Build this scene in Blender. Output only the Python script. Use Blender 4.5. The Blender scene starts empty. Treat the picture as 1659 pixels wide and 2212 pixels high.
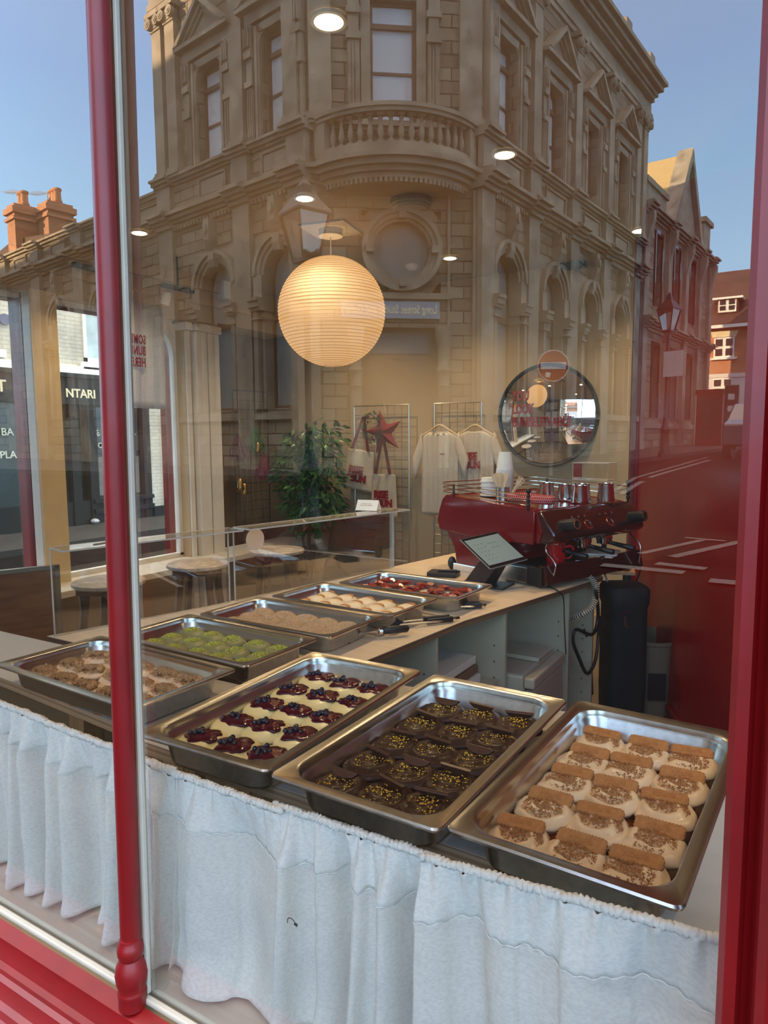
import bpy, bmesh, math, random
from mathutils import Matrix, Vector, noise
R = math.radians
SC = bpy.context.scene
COL = SC.collection

# ---------------------------------------------------------------- camera
FPX, YAW, PITCH, ROLL, CAMZ = 1507.0, R(31.52), R(6.05), R(-.41), 1.5
_f = Vector((-math.sin(YAW)*math.cos(PITCH), math.cos(YAW)*math.cos(PITCH), -math.sin(PITCH)))
_r = Vector((math.cos(YAW), math.sin(YAW), 0)); _u = _r.cross(_f)
CR = _r*math.cos(ROLL)+_u*math.sin(ROLL); CU = -_r*math.sin(ROLL)+_u*math.cos(ROLL)
cd = bpy.data.cameras.new('camera'); cam = bpy.data.objects.new('camera', cd); COL.objects.link(cam)
m = Matrix.Identity(4)
for i in range(3): m[i][0] = CR[i]; m[i][1] = CU[i]; m[i][2] = -_f[i]
m[2][3] = CAMZ
cam.matrix_world = m
cd.sensor_fit = 'VERTICAL'; cd.sensor_height = 36; cd.lens = 36*FPX/2212; cd.clip_start = .05; cd.clip_end = 400
SC.camera = cam

# ---------------------------------------------------------------- sky, sun, exposure
SC.view_settings.view_transform = 'Standard'; SC.view_settings.look = 'None'
SC.view_settings.gamma = 1; SC.view_settings.use_curve_mapping = False
SC.view_settings.exposure = 0.20
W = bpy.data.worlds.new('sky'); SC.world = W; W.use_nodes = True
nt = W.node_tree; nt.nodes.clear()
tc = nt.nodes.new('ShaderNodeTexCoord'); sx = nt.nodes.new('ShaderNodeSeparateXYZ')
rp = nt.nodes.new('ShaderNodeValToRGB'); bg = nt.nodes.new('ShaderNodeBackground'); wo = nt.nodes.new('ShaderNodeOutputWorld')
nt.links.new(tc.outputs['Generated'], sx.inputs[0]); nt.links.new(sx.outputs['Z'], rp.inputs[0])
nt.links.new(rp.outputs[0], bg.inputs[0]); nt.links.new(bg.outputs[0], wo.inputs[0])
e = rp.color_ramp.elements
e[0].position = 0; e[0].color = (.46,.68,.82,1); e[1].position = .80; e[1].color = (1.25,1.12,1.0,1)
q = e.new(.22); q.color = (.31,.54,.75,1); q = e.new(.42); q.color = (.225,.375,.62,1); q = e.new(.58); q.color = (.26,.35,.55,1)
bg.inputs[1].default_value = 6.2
sd = bpy.data.lights.new('sun', 'SUN'); so = bpy.data.objects.new('sun', sd); COL.objects.link(so)
sd.energy = 30.0; sd.angle = R(.6); sd.color = (1,.72,.42)
SUND = Vector((-.68,.70,.235)).normalized()
so.rotation_euler = SUND.to_track_quat('Z','Y').to_euler(); so.location = (-10,5,20)

# ---------------------------------------------------------------- helpers
YG = .70                                             # the plane of the shop window
def ray(px, py): return _f + CR*((px-829.5)/FPX) + CU*((1106-py)/FPX)
def atz(px, py, z): d = ray(px,py); t = (z-CAMZ)/d.z; return Vector((d.x*t, d.y*t, z))
def aty(px, py, y): d = ray(px,py); t = y/d.y; return Vector((d.x*t, y, CAMZ+d.z*t))
def atx(px, py, x): d = ray(px,py); t = x/d.x; return Vector((x, d.y*t, CAMZ+d.z*t))

def tag(o, label=None, cat=None, group=None, kind=None):
    if label: o['label'] = label
    if cat: o['category'] = cat
    if group: o['group'] = group
    if kind: o['kind'] = kind
    return o
def thing(name, label, cat, loc=(0,0,0), rz=0, group=None, rot=None):
    o = bpy.data.objects.new(name, None); COL.objects.link(o); o.empty_display_size = .05
    o.location = loc; o.rotation_euler = rot if rot else (0,0,rz)
    return tag(o, label, cat, group)
def dup(root, loc=None, rot=None, label=None, group=None):
    def cp(o, par):
        c = o.copy(); COL.objects.link(c)
        if par: c.parent = par
        for k in kids.get(o.name, []): cp(k, c)
        return c
    r = cp(root, None)
    if loc is not None: r.location = loc
    if rot is not None: r.rotation_euler = rot
    if label: r['label'] = label
    if group: r['group'] = group
    return r
kids = {}
class MB:
    def __init__(s): s.v=[]; s.f=[]; s.mi=[]; s.m=0; s.T=None
    def add(s, vs, fs):
        b = len(s.v)
        s.v += [tuple(s.T@Vector(v)) for v in vs] if s.T else [tuple(v) for v in vs]
        s.f += [tuple(b+i for i in f) for f in fs]; s.mi += [s.m]*len(fs); return s
    def box(s, x0,x1,y0,y1,z0,z1):
        return s.add([(x0,y0,z0),(x1,y0,z0),(x1,y1,z0),(x0,y1,z0),(x0,y0,z1),(x1,y0,z1),(x1,y1,z1),(x0,y1,z1)],
            [(0,3,2,1),(4,5,6,7),(0,1,5,4),(1,2,6,5),(2,3,7,6),(3,0,4,7)])
    def cb(s, c, d, rz=0, rx=0, ry=0):
        T0 = s.T; T = Matrix.Translation(c)@Matrix.Rotation(rz,4,'Z')@Matrix.Rotation(ry,4,'Y')@Matrix.Rotation(rx,4,'X')
        s.T = T0@T if T0 else T
        s.box(-d[0]/2,d[0]/2,-d[1]/2,d[1]/2,-d[2]/2,d[2]/2); s.T = T0; return s
    def prism(s, poly, a, b, ax='y'):
        n = len(poly)
        def P(p, t): return (t,p[0],p[1]) if ax=='x' else ((p[0],t,p[1]) if ax=='y' else (p[0],p[1],t))
        return s.add([P(p,a) for p in poly]+[P(p,b) for p in poly],
            [tuple(range(n)), tuple(range(2*n-1,n-1,-1))]+[(i,i+n,(i+1)%n+n,(i+1)%n) for i in range(n)])
    def rings(s, rs, close=True, cap=True):
        n = len(rs[0]); fs=[]; vs=[p for r in rs for p in r]
        for k in range(len(rs)-1):
            for i in range(n if close else n-1):
                j=(i+1)%n; fs.append((k*n+i,k*n+j,(k+1)*n+j,(k+1)*n+i))
        if cap: fs.append(tuple(range(n))[::-1]); fs.append(tuple(range((len(rs)-1)*n, len(rs)*n)))
        return s.add(vs, fs)
    def lathe(s, prof, c=(0,0,0), n=24, sx=1, sy=1, cap=True):
        return s.rings([[(c[0]+r*sx*math.cos(2*math.pi*i/n), c[1]+r*sy*math.sin(2*math.pi*i/n), c[2]+z) for i in range(n)] for r,z in prof], cap=cap)
    def tube(s, pts, r, n=6, cap=True):
        pts=[Vector(p) for p in pts]; rs=[]; up=Vector((0,0,1)); prev=None
        for i,p in enumerate(pts):
            t=(pts[min(i+1,len(pts)-1)]-pts[max(i-1,0)]).normalized()
            if prev is None:
                a=t.cross(up)
                if a.length<.05: a=t.cross(Vector((1,0,0)))
            else: a=prev-t*prev.dot(t)
            if a.length<1e-6: a=t.cross(Vector((.3,.5,.7)))
            a.normalize(); prev=a; b=t.cross(a); rr=r[i] if isinstance(r,(list,tuple)) else r
            rs.append([tuple(p+a*rr*math.cos(2*math.pi*k/n)+b*rr*math.sin(2*math.pi*k/n)) for k in range(n)])
        return s.rings(rs, cap=cap)
    def ball(s, c, r, n=10, sx=1, sy=1, sz=1):
        k=max(4,n//2)
        return s.rings([[(c[0]+r*sx*math.sin(math.pi*j/k)*math.cos(2*math.pi*i/n), c[1]+r*sy*math.sin(math.pi*j/k)*math.sin(2*math.pi*i/n), c[2]-r*sz*math.cos(math.pi*j/k)) for i in range(n)] for j in [.12]+list(range(1,k))+[k-.12]])
    def build(s, name, mats, parent=None, smooth=None, M=None, bevel=0, solid=0, loc=None, kind=None, label=None, sub=0):
        me = bpy.data.meshes.new(name); me.from_pydata(s.v, [], s.f)
        if not isinstance(mats,(list,tuple)): mats=[mats]
        for x in mats: me.materials.append(x)
        if len(mats)>1: me.polygons.foreach_set('material_index', s.mi)
        if solid==0:
            bm=bmesh.new(); bm.from_mesh(me); bmesh.ops.recalc_face_normals(bm, faces=bm.faces); bm.to_mesh(me); bm.free()
        if smooth:
            me.polygons.foreach_set('use_smooth',[True]*len(me.polygons))
            if smooth is not True: me.set_sharp_from_angle(angle=R(smooth))
        me.update()
        o = bpy.data.objects.new(name, me); COL.objects.link(o)
        if parent: o.parent=parent; kids.setdefault(parent.name,[]).append(o)
        if M is not None: o.matrix_local = M
        if loc is not None: o.location = loc
        if solid: q=o.modifiers.new('thickness','SOLIDIFY'); q.thickness=solid; q.offset=0
        if bevel: q=o.modifiers.new('edge','BEVEL'); q.width=bevel; q.segments=2; q.limit_method='ANGLE'
        if sub: q=o.modifiers.new('smooth','SUBSURF'); q.levels=sub; q.render_levels=sub
        if label: o['label']=label
        if kind: o['kind']=kind
        return o
def struct(name, mb, mats, **k): return tag(mb.build(name, mats, **k), kind='structure')
def text(name, body, size, mat, parent=None, M=None, depth=.001, bold=0, align='LEFT', sx=1, spacing=1, line=1, shear=0):
    cu = bpy.data.curves.new(name, 'FONT'); cu.body=body; cu.size=size; cu.extrude=depth; cu.offset=bold
    cu.align_x=align; cu.space_character=spacing; cu.space_line=line; cu.shear=shear; cu.resolution_u=3
    t = bpy.data.objects.new(name+'_c', cu); COL.objects.link(t)
    bpy.context.view_layer.update()
    me = bpy.data.meshes.new_from_object(t.evaluated_get(bpy.context.evaluated_depsgraph_get()))
    bpy.data.objects.remove(t); me.materials.clear(); me.materials.append(mat)
    if sx!=1:
        for v in me.vertices: v.co.x*=sx
    o = bpy.data.objects.new(name, me); COL.objects.link(o)
    if parent: o.parent=parent; kids.setdefault(parent.name,[]).append(o)
    if M is not None: o.matrix_local=M
    return o
def frame(o, x, y):                                    # matrix with origin o, local x and y axes, z = x cross y
    x=Vector(x).normalized(); y=Vector(y).normalized(); z=x.cross(y); M=Matrix.Identity(4)
    for i in range(3): M[i][0]=x[i]; M[i][1]=y[i]; M[i][2]=z[i]; M[i][3]=o[i]
    return M

# ---------------------------------------------------------------- materials
MT = {}
def mat(name, col, rough=.6, metal=0, nz=0, nscale=8, bump=0, bscale=60, coat=0, sub=0, spec=None, emit=None, es=0, trans=0, stretch=None, sheen=0):
    m = bpy.data.materials.new(name); m.use_nodes=True; n=m.node_tree.nodes; L=m.node_tree.links; b=n['Principled BSDF']
    b.inputs['Base Color'].default_value=(*col,1); b.inputs['Roughness'].default_value=rough; b.inputs['Metallic'].default_value=metal
    if coat: b.inputs['Coat Weight'].default_value=coat; b.inputs['Coat Roughness'].default_value=.08
    if sub: b.inputs['Subsurface Weight'].default_value=sub; b.inputs['Subsurface Radius'].default_value=(.02,.01,.006); b.inputs['Subsurface Scale'].default_value=.5
    if spec is not None: b.inputs['Specular IOR Level'].default_value=spec
    if sheen: b.inputs['Sheen Weight'].default_value=sheen
    if emit: b.inputs['Emission Color'].default_value=(*emit,1); b.inputs['Emission Strength'].default_value=es
    if trans: b.inputs['Transmission Weight'].default_value=trans
    if nz or bump:
        tc=n.new('ShaderNodeTexCoord'); vec=tc.outputs['Object']
        if stretch:
            mp=n.new('ShaderNodeMapping'); mp.inputs['Scale'].default_value=stretch; L.new(vec,mp.inputs[0]); vec=mp.outputs[0]
    if nz:
        t=n.new('ShaderNodeTexNoise'); t.inputs['Scale'].default_value=nscale; t.inputs['Detail'].default_value=5; L.new(vec,t.inputs['Vector'])
        r=n.new('ShaderNodeValToRGB'); r.color_ramp.elements[0].position=.32; r.color_ramp.elements[1].position=.68
        r.color_ramp.elements[0].color=(*[c*(1-nz) for c in col],1); r.color_ramp.elements[1].color=(*[min(1,c*(1+nz)) for c in col],1)
        L.new(t.outputs['Fac'],r.inputs[0]); L.new(r.outputs[0],b.inputs['Base Color'])
    if bump:
        t=n.new('ShaderNodeTexNoise'); t.inputs['Scale'].default_value=bscale; t.inputs['Detail'].default_value=4; L.new(vec,t.inputs['Vector'])
        u=n.new('ShaderNodeBump'); u.inputs['Strength'].default_value=bump; u.inputs['Distance'].default_value=.01
        L.new(t.outputs['Fac'],u.inputs['Height']); L.new(u.outputs[0],b.inputs['Normal'])
    MT[name]=m; return m
def brickmat(name, c1, c2, mortar, bw, bh, msize=.02, rough=.8, bump=.5, vary=0, squash=1):
    m = bpy.data.materials.new(name); m.use_nodes=True; n=m.node_tree.nodes; L=m.node_tree.links; b=n['Principled BSDF']
    tc=n.new('ShaderNodeTexCoord'); s=n.new('ShaderNodeSeparateXYZ'); a=n.new('ShaderNodeMath'); c=n.new('ShaderNodeCombineXYZ')
    L.new(tc.outputs['Object'],s.inputs[0]); L.new(s.outputs[0],a.inputs[0]); L.new(s.outputs[1],a.inputs[1]); L.new(a.outputs[0],c.inputs[0]); L.new(s.outputs[2],c.inputs[1])
    k=n.new('ShaderNodeTexBrick'); k.inputs['Scale'].default_value=1; k.inputs['Brick Width'].default_value=bw; k.inputs['Row Height'].default_value=bh
    k.inputs['Mortar Size'].default_value=msize; k.inputs['Color1'].default_value=(*c1,1); k.inputs['Color2'].default_value=(*c2,1); k.inputs['Mortar'].default_value=(*mortar,1)
    k.inputs['Mortar Smooth'].default_value=.3; L.new(c.outputs[0],k.inputs['Vector'])
    t=n.new('ShaderNodeTexNoise'); t.inputs['Scale'].default_value=1.3; t.inputs['Detail'].default_value=6; L.new(tc.outputs['Object'],t.inputs['Vector'])
    r=n.new('ShaderNodeValToRGB'); r.color_ramp.elements[0].position=.3; r.color_ramp.elements[0].color=(.72,.70,.66,1); r.color_ramp.elements[1].position=.7; r.color_ramp.elements[1].color=(1.12,1.1,1.05,1)
    L.new(t.outputs['Fac'],r.inputs[0])
    x=n.new('ShaderNodeMix'); x.data_type='RGBA'; x.blend_type='MULTIPLY'; x.inputs[0].default_value=1; L.new(k.outputs['Color'],x.inputs[6]); L.new(r.outputs[0],x.inputs[7])
    L.new(x.outputs[2],b.inputs['Base Color']); b.inputs['Roughness'].default_value=rough
    u=n.new('ShaderNodeBump'); u.inputs['Strength'].default_value=bump; u.inputs['Distance'].default_value=.02; u.invert=True
    L.new(k.outputs['Fac'],u.inputs['Height']); L.new(u.outputs[0],b.inputs['Normal'])
    MT[name]=m; return m
def glassmat(name, base, fres, tint=(1,1,1), rough=0):
    m=bpy.data.materials.new(name); m.use_nodes=True; n=m.node_tree.nodes; L=m.node_tree.links; n.clear()
    o=n.new('ShaderNodeOutputMaterial'); x=n.new('ShaderNodeMixShader'); t=n.new('ShaderNodeBsdfTransparent'); g=n.new('ShaderNodeBsdfGlossy')
    t.inputs[0].default_value=(*tint,1); g.inputs['Roughness'].default_value=rough; g.inputs[0].default_value=(1,1,1,1)
    f=n.new('ShaderNodeFresnel'); f.inputs[0].default_value=1.45; a=n.new('ShaderNodeMath'); a.operation='MULTIPLY_ADD'; a.inputs[1].default_value=fres; a.inputs[2].default_value=base; a.use_clamp=True
    L.new(f.outputs[0],a.inputs[0]); L.new(a.outputs[0],x.inputs[0]); L.new(t.outputs[0],x.inputs[1]); L.new(g.outputs[0],x.inputs[2]); L.new(x.outputs[0],o.inputs[0])
    MT[name]=m; return m
def clothmat(name, col, transl, alpha=1, weave=900, bump=.25):
    m=bpy.data.materials.new(name); m.use_nodes=True; n=m.node_tree.nodes; L=m.node_tree.links; n.clear()
    o=n.new('ShaderNodeOutputMaterial'); x=n.new('ShaderNodeMixShader'); d=n.new('ShaderNodeBsdfDiffuse'); t=n.new('ShaderNodeBsdfTranslucent')
    tc=n.new('ShaderNodeTexCoord'); w=n.new('ShaderNodeTexNoise'); mp=n.new('ShaderNodeMapping'); mp.inputs['Scale'].default_value=(.7,.7,1.3); w.inputs['Scale'].default_value=weave/4; w.inputs['Detail'].default_value=3
    L.new(tc.outputs['Object'],mp.inputs[0]); L.new(mp.outputs[0],w.inputs['Vector'])
    r=n.new('ShaderNodeValToRGB'); r.color_ramp.elements[0].color=(*[c*.9 for c in col],1); r.color_ramp.elements[1].color=(*col,1); r.color_ramp.elements[0].position=.35; r.color_ramp.elements[1].position=.6
    L.new(w.outputs['Fac'],r.inputs[0]); L.new(r.outputs[0],d.inputs[0]); L.new(r.outputs[0],t.inputs[0])
    u=n.new('ShaderNodeBump'); u.inputs['Strength'].default_value=bump; u.inputs['Distance'].default_value=.002; L.new(w.outputs['Fac'],u.inputs['Height']); L.new(u.outputs[0],d.inputs['Normal'])
    x.inputs[0].default_value=transl; L.new(d.outputs[0],x.inputs[1]); L.new(t.outputs[0],x.inputs[2]); L.new(x.outputs[0],o.inputs[0])
    MT[name]=m; return m

red_paint = mat('red_paint',(.145,.001,.002),.42,nz=.12,nscale=14,bump=.05,bscale=30,coat=.08)
red_dark = mat('red_dark',(.16,.004,.006),.35,nz=.15,nscale=5)
cream_paint = mat('cream_paint',(.74,.62,.40),.5,nz=.06,nscale=6,bump=.05,bscale=20)
beige_paint = mat('beige_paint',(.80,.64,.36),.55,nz=.06,nscale=6,bump=.08,bscale=15)
strip_paint = mat('strip_paint',(.36,.335,.285),.55,nz=.06,nscale=14)
white_paint = mat('white_paint',(.80,.78,.72),.45,nz=.05,nscale=9,bump=.05,bscale=30)
wall_cream = mat('wall_cream',(.54,.41,.245),.75,nz=.04,nscale=2)
ceil_cream = mat('ceil_cream',(.50,.42,.31),.8,nz=.03,nscale=2)
shaded_wall = mat('shaded_wall',(.20,.135,.075),.8,nz=.08,nscale=3)  # alcove wall: the shade there is put into the colour
floor_mat = mat('floor_mat',(.17,.125,.08),.6,nz=.2,nscale=3,bump=.05,bscale=12)
stone = mat('stone',(.31,.26,.19),.8,nz=.36,nscale=2.2,bump=.25,bscale=14)
ashlar = brickmat('ashlar',(.35,.295,.215),(.20,.16,.115),(.06,.048,.035),.58,.27,.016,bump=1.0)
brick = brickmat('brick',(.55,.20,.075),(.40,.13,.05),(.45,.36,.26),.23,.075,.01)
white_brick = brickmat('white_brick',(.60,.58,.50),(.55,.53,.46),(.45,.43,.37),.23,.075,.008,bump=.4)
roof_tile = brickmat('roof_tile',(.10,.05,.035),(.075,.04,.03),(.04,.02,.015),.3,.2,.012)
chim_pot = mat('chim_pot',(.50,.22,.10),.8,nz=.2)
sash = mat('sash',(.13,.075,.045),.45,nz=.1)
sashw = mat('sashw',(.80,.78,.72),.5)
blind_sky_pane = mat('blind_sky_pane',(.62,.64,.68),.35,nz=.08,nscale=1.5,stretch=(4,4,.3))  # pale blinds and reflected sky both put into the pane colour
pane_dark = mat('pane_dark',(.03,.035,.04),.08,nz=.3,nscale=2)
pane_grey = mat('pane_grey',(.22,.26,.26),.15,nz=.2,nscale=3,stretch=(6,6,1))
pane_teal = mat('pane_teal',(.012,.022,.022),.25,nz=.5,nscale=2)
shop_black = mat('shop_black',(.008,.011,.011),.6,spec=.2)
gold = mat('gold',(.85,.72,.45),.5)
asphalt = mat('asphalt',(.007,.0065,.006),1,nz=.25,nscale=4,bump=.3,bscale=80,spec=.05)
paving = brickmat('paving',(.03,.027,.024),(.024,.022,.019),(.012,.011,.01),.6,.45,.01)
road_paint = mat('road_paint',(.13,.12,.105),.7,nz=.2,nscale=20)
iron = mat('iron',(.015,.015,.015),.4)
steel = mat('steel',(.60,.58,.54),.27,1,nz=.10,nscale=5,stretch=(1,14,14))
steel_side = steel
chrome = mat('chrome',(.8,.78,.75),.12,1)
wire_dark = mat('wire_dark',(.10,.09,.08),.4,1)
wire = mat('wire',(.55,.52,.48),.3,1)
ply_top = mat('ply_top',(.72,.56,.37),.5,nz=.07,nscale=5,stretch=(1,6,1))
lam_top = mat('lam_top',(.55,.52,.46),.4,nz=.05,nscale=5,stretch=(1,6,1))
timber = mat('timber',(.62,.45,.26),.6,nz=.18,nscale=10,stretch=(6,6,.7))
melamine = mat('melamine',(.46,.39,.26),.5,nz=.03)
fridge_white = mat('fridge_white',(.50,.43,.30),.35)
black_plastic = mat('black_plastic',(.012,.012,.013),.4)
black_soft = mat('black_soft',(.010,.010,.011),.75)
bin_grey = mat('bin_grey',(.17,.13,.08),.6)
dark_wood = mat('dark_wood',(.11,.055,.03),.5,nz=.25,nscale=9,stretch=(4,4,.6))
pale_top = mat('pale_top',(.55,.48,.42),.4,nz=.28,nscale=14,stretch=(1,2,1))
m = brickmat('plywood_edge',(.62,.50,.34),(.30,.20,.12),(.45,.33,.2),50,.0055,.0003,bump=.1); ply_edge=m
ply_shaded = brickmat('plywood_shaded',(.22,.12,.055),(.10,.05,.022),(.15,.08,.04),50,.0055,.0003,bump=.1)  # same plywood edge with shade painted in, for the counter away from daylight
linen = clothmat('linen',(.98,.93,.86),.25)
linen_thick = clothmat('linen_thick',(.98,.95,.89),.12)
canvas = clothmat('canvas',(.72,.60,.43),.1,weave=500)
tee = clothmat('tee',(.74,.64,.50),.1,weave=700)
banner_cloth = clothmat('banner_cloth',(.80,.79,.78),.6,weave=500)
ink_red = mat('ink_red',(.26,.003,.008),.6)
ink_dark = mat('ink_dark',(.20,.01,.015),.6)
mach_red = mat('mach_red',(.17,.0015,.004),.16,coat=.4,nz=.05,nscale=3)
mach_dark = mat('mach_dark',(.045,.010,.008),.18,coat=.5)
paper_white = mat('paper_white',(.80,.76,.66),.6)
birch = mat('birch',(.72,.52,.30),.6,nz=.1)
leaf = mat('leaf',(.045,.13,.035),.35,nz=.45,nscale=9)
bark = mat('bark',(.13,.08,.05),.8,nz=.2)
dough = mat('dough',(.48,.20,.055),.32,nz=.3,nscale=30,coat=.3)
glass_front = glassmat('glass_front',.10,.8)
glass_side = glassmat('glass_side',.02,.6,(.93,.95,.94))
acrylic = glassmat('acrylic',.035,.8,(.97,.97,.96))
acrylic_edge = mat('acrylic_edge',(.55,.52,.46),.2,spec=.8)
mirror_mat = mat('mirror_mat',(.9,.9,.9),.01,1)
# ================================================================ THE SHOP: shell
XL, YB, ZC = -4.28, 5.4, 2.8                        # left wall, back wall, ceiling
b=MB(); b.box(XL-.02,3.2,YG-.02,YB+.1,-.12,0); struct('floor', b, floor_mat)
b=MB(); b.box(XL-.3,3.2,YG-.05,YB+.1,ZC,ZC+.12); struct('ceiling', b, ceil_cream)
b=MB(); b.box(XL-.3,3.2,YB,YB+.2,-.3,ZC+.1); struct('wall_back', b, wall_cream)
b=MB(); b.box(3.1,3.3,YG,YB,-.3,ZC); struct('wall_right', b, wall_cream)
# left wall with two windows and an alcove
WZ0, WZ1 = .56, 2.44
b=MB(); t=.22
b.box(XL-t,XL,YG,YB,-.3,WZ0-.06)                    # below the windows
b.box(XL-t,XL,YG,4.35,WZ1,ZC)
b.box(XL-t,XL,YG,.95,WZ0-.06,WZ1)
b.box(XL-t,XL,3.97,4.35,WZ0-.06,WZ1)
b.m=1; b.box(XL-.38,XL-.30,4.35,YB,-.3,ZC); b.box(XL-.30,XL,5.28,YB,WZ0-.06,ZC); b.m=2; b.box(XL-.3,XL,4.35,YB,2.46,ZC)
struct('wall_left', b, [wall_cream,shaded_wall,wall_cream])
b=MB()                                              # the pier between the two side windows
b.box(XL-.02,XL+.01,2.692,2.88,WZ0-.06,WZ1+.02); b.m=1; b.box(XL-.075,XL+.012,2.688,2.705,WZ0-.06,WZ1); b.box(XL-.075,XL-.02,2.70,2.88,WZ0-.06,WZ1)
struct('trim_1', b, [beige_paint,white_paint], bevel=.004)
b=MB(); b.box(XL-.23,XL-.0755,2.69,2.885,WZ0-.02,WZ1-.01); b.box(XL-.30,XL-.12,3.965,4.06,-.3,WZ1+.5); b.box(XL-.34,XL-.222,YG,4.4,WZ1-.02,WZ1+.6); b.box(XL-.34,XL-.222,YG,4.4,-.3,WZ0-.03)
struct('trim_2', b, red_dark, bevel=.01)
b=MB()                                              # white cased columns right of the window
for y0,y1,x1,mm in ((3.975,4.02,.02,0),(4.05,4.17,.05,0),(4.20,4.33,.03,0)):
    b.m=mm; b.box(XL-.12,XL+x1,y0,y1,.0,2.36); b.box(XL-.12,XL+x1+.02,y0-.012,y1+.012,2.36,2.42)
struct('trim_3', b, white_paint, bevel=.006)
b=MB(); b.box(XL-.13,XL+.27,YG+.2,YB,.50,.545); struct('trim_4', b, white_paint, bevel=.005)   # bench ledge under the windows
b=MB(); b.box(XL+.002,XL+.03,YG,YB,2.58,2.62); b.box(-3.9,3,YB-.03,YB-.001,0,.12); b.box(XL+.001,XL+.04,YG,4.35,2.70,ZC-.001); struct('trim_5', b, wall_cream)
for i,(y0,y1) in enumerate(((.95,2.69),(2.88,3.97))):
    b=MB(); b.box(XL-.115,XL-.109,y0,y1,WZ0,WZ1)
    g=struct('window_%d'%(i+2), b, glass_side)
    f=MB()
    for c,(ya,yb) in enumerate((((y0,y0+.03),) if i==0 else ((y1-.03,y1),))): f.box(XL-.14,XL-.09,ya,yb,WZ0,WZ1)
    f.box(XL-.14,XL-.09,y0,y1,WZ0-.06,WZ0+.02); f.box(XL-.14,XL-.09,y0,y1,WZ1-.03,WZ1+.02)
    for s in ((1,) if i else (0,)):                  # the rounded head corners
        yc=y0+.03 if s==0 else y1-.03; d=1 if s==0 else -1; rr=.26
        pts=[(yc,WZ1-.03),(yc,WZ1-.03-rr)]+[(yc+d*rr*(1-math.cos(a)),WZ1-.03-rr+rr*math.sin(a)) for a in [math.pi/2*k/8 for k in range(1,9)]]
        f.prism(pts,XL-.14,XL-.09,'x')
    f.build('window_frame', white_paint, g)
# ---- front wall around the shop window, the red entrance door
FZ1 = 2.80
b=MB(); b.box(XL-.3,-3.35,YG-.1,YG+.1,-.3,3.0); b.box(-2.32,-2.25,YG-.1,YG+.1,-.3,3.0); b.box(-3.35,3.2,YG-.1,YG+.12,2.81,3.3); b.box(1.9,3.2,YG-.1,YG+.1,-.3,3.0); b.box(-2.25,3.2,YG-.02,YG+.10,-.3,.56)
struct('wall_front', b, wall_cream)
b=MB(); b.box(-3.35,-2.32,YG-.05,YG,-.0,2.79); g=struct('door_1', b, red_dark, bevel=.006)
b=MB(); b.box(-3.22,-2.86,YG+.001,YG+.006,.95,2.0); b.box(-2.80,-2.44,YG+.001,YG+.006,.95,2.0); b.box(-3.22,-2.44,YG+.001,YG+.006,2.15,2.6); b.build('door_pane', blind_sky_pane, g)
b=MB(); b.tube([(-2.86,YG+.05,.95),(-2.86,YG+.05,1.2)],.01); b.build('door_handle', chrome, g)
# sill and stall riser outside, moulded in red
prof=[(YG-.018,.583),(.657,.576),(.655,.568),(.648,.556),(.644,.548),(.634,.545),(.626,.547),(.618,.543),(.612,.532),(.606,.524),(.596,.520),(.590,.512),(.582,.508),(.566,.510),(.548,.506),(.534,.494),(.524,.476),(.524,.44),(.56,.43),(.57,.40),(.60,.38),(.60,-.3),(YG-.018,-.3)]
b=MB(); b.prism(prof,-2.25,1.9,'x'); struct('trim_6', b, red_paint, smooth=25)
b=MB(); b.box(-2.25,-.045,YG-.0135,YG-.002,.583,.593); struct('trim_7', b, strip_paint, bevel=.003)
b=MB(); b.box(-2.25,1.9,YG+.006,.86,.56,.592); struct('trim_8', b, mat('ledge_cream',(.66,.60,.48),.6))
# red turned mullion
XM=-.905
b=MB(); b.lathe([(.0225,.583),(.0225,.605),(.0235,.608),(.0225,.612),(.021,.616),(.0245,.626),(.0258,.640),(.0235,.654),(.0185,.664),(.0175,.667),(.0205,.674),(.0210,.682),(.0195,.690),(.0165,.695),(.016,.700)],(XM+.002,.677,0),32)
b.rings([[(XM+.020*(z-.7)+.0165*math.cos(2*math.pi*i/28),.6805+.0165*math.sin(2*math.pi*i/28),z) for i in range(28)] for z in (.695,1.4,2.1,2.81)]); b.prism([(XM-.010,.597),(XM+.006,.597),(XM+.048,2.81),(XM+.032,2.81)],.675,YG-.004)
struct('trim_9', b, red_paint, smooth=40)
b=MB(); b.prism([(XM+.0135,.597),(XM+.0205,.597),(XM+.0625,2.81),(XM+.0555,2.81)],YG-.0075,YG-.0005); b.m=1; b.prism([(XM-.022,.595),(XM-.004,.595),(XM+.038,2.81),(XM+.020,2.81)],YG+.004,YG+.022)
struct('trim_10', b, [strip_paint,mat('post_beige',(.70,.62,.48),.55,nz=.08,nscale=8)], bevel=.001)
# right red post, fluted
pp=[(-.050,YG+.03),(-.052,.672),(-.046,.664),(-.036,.666),(-.032,.676),(-.027,.680),(-.023,.672),(-.020,.655),(-.012,.648),(.000,.648),(.006,.660),(.012,.660),(.016,.640),(.03,.630),(.10,.630),(.14,.66),(.14,YG+.03)]
b=MB(); b.prism(pp,.584,2.81,'z'); struct('trim_11', b, red_paint)
# fascia above, out of view; its cornice is deepened to shade the sill
b=MB(); b.box(-3.4,3.2,.50,YG-.11,2.82,3.35); b.box(-3.5,3.3,.22,YG-.1,3.30,3.40); b.box(-3.4,3.2,.34,YG-.1,3.22,3.30); struct('trim_12', b, red_paint)
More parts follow.
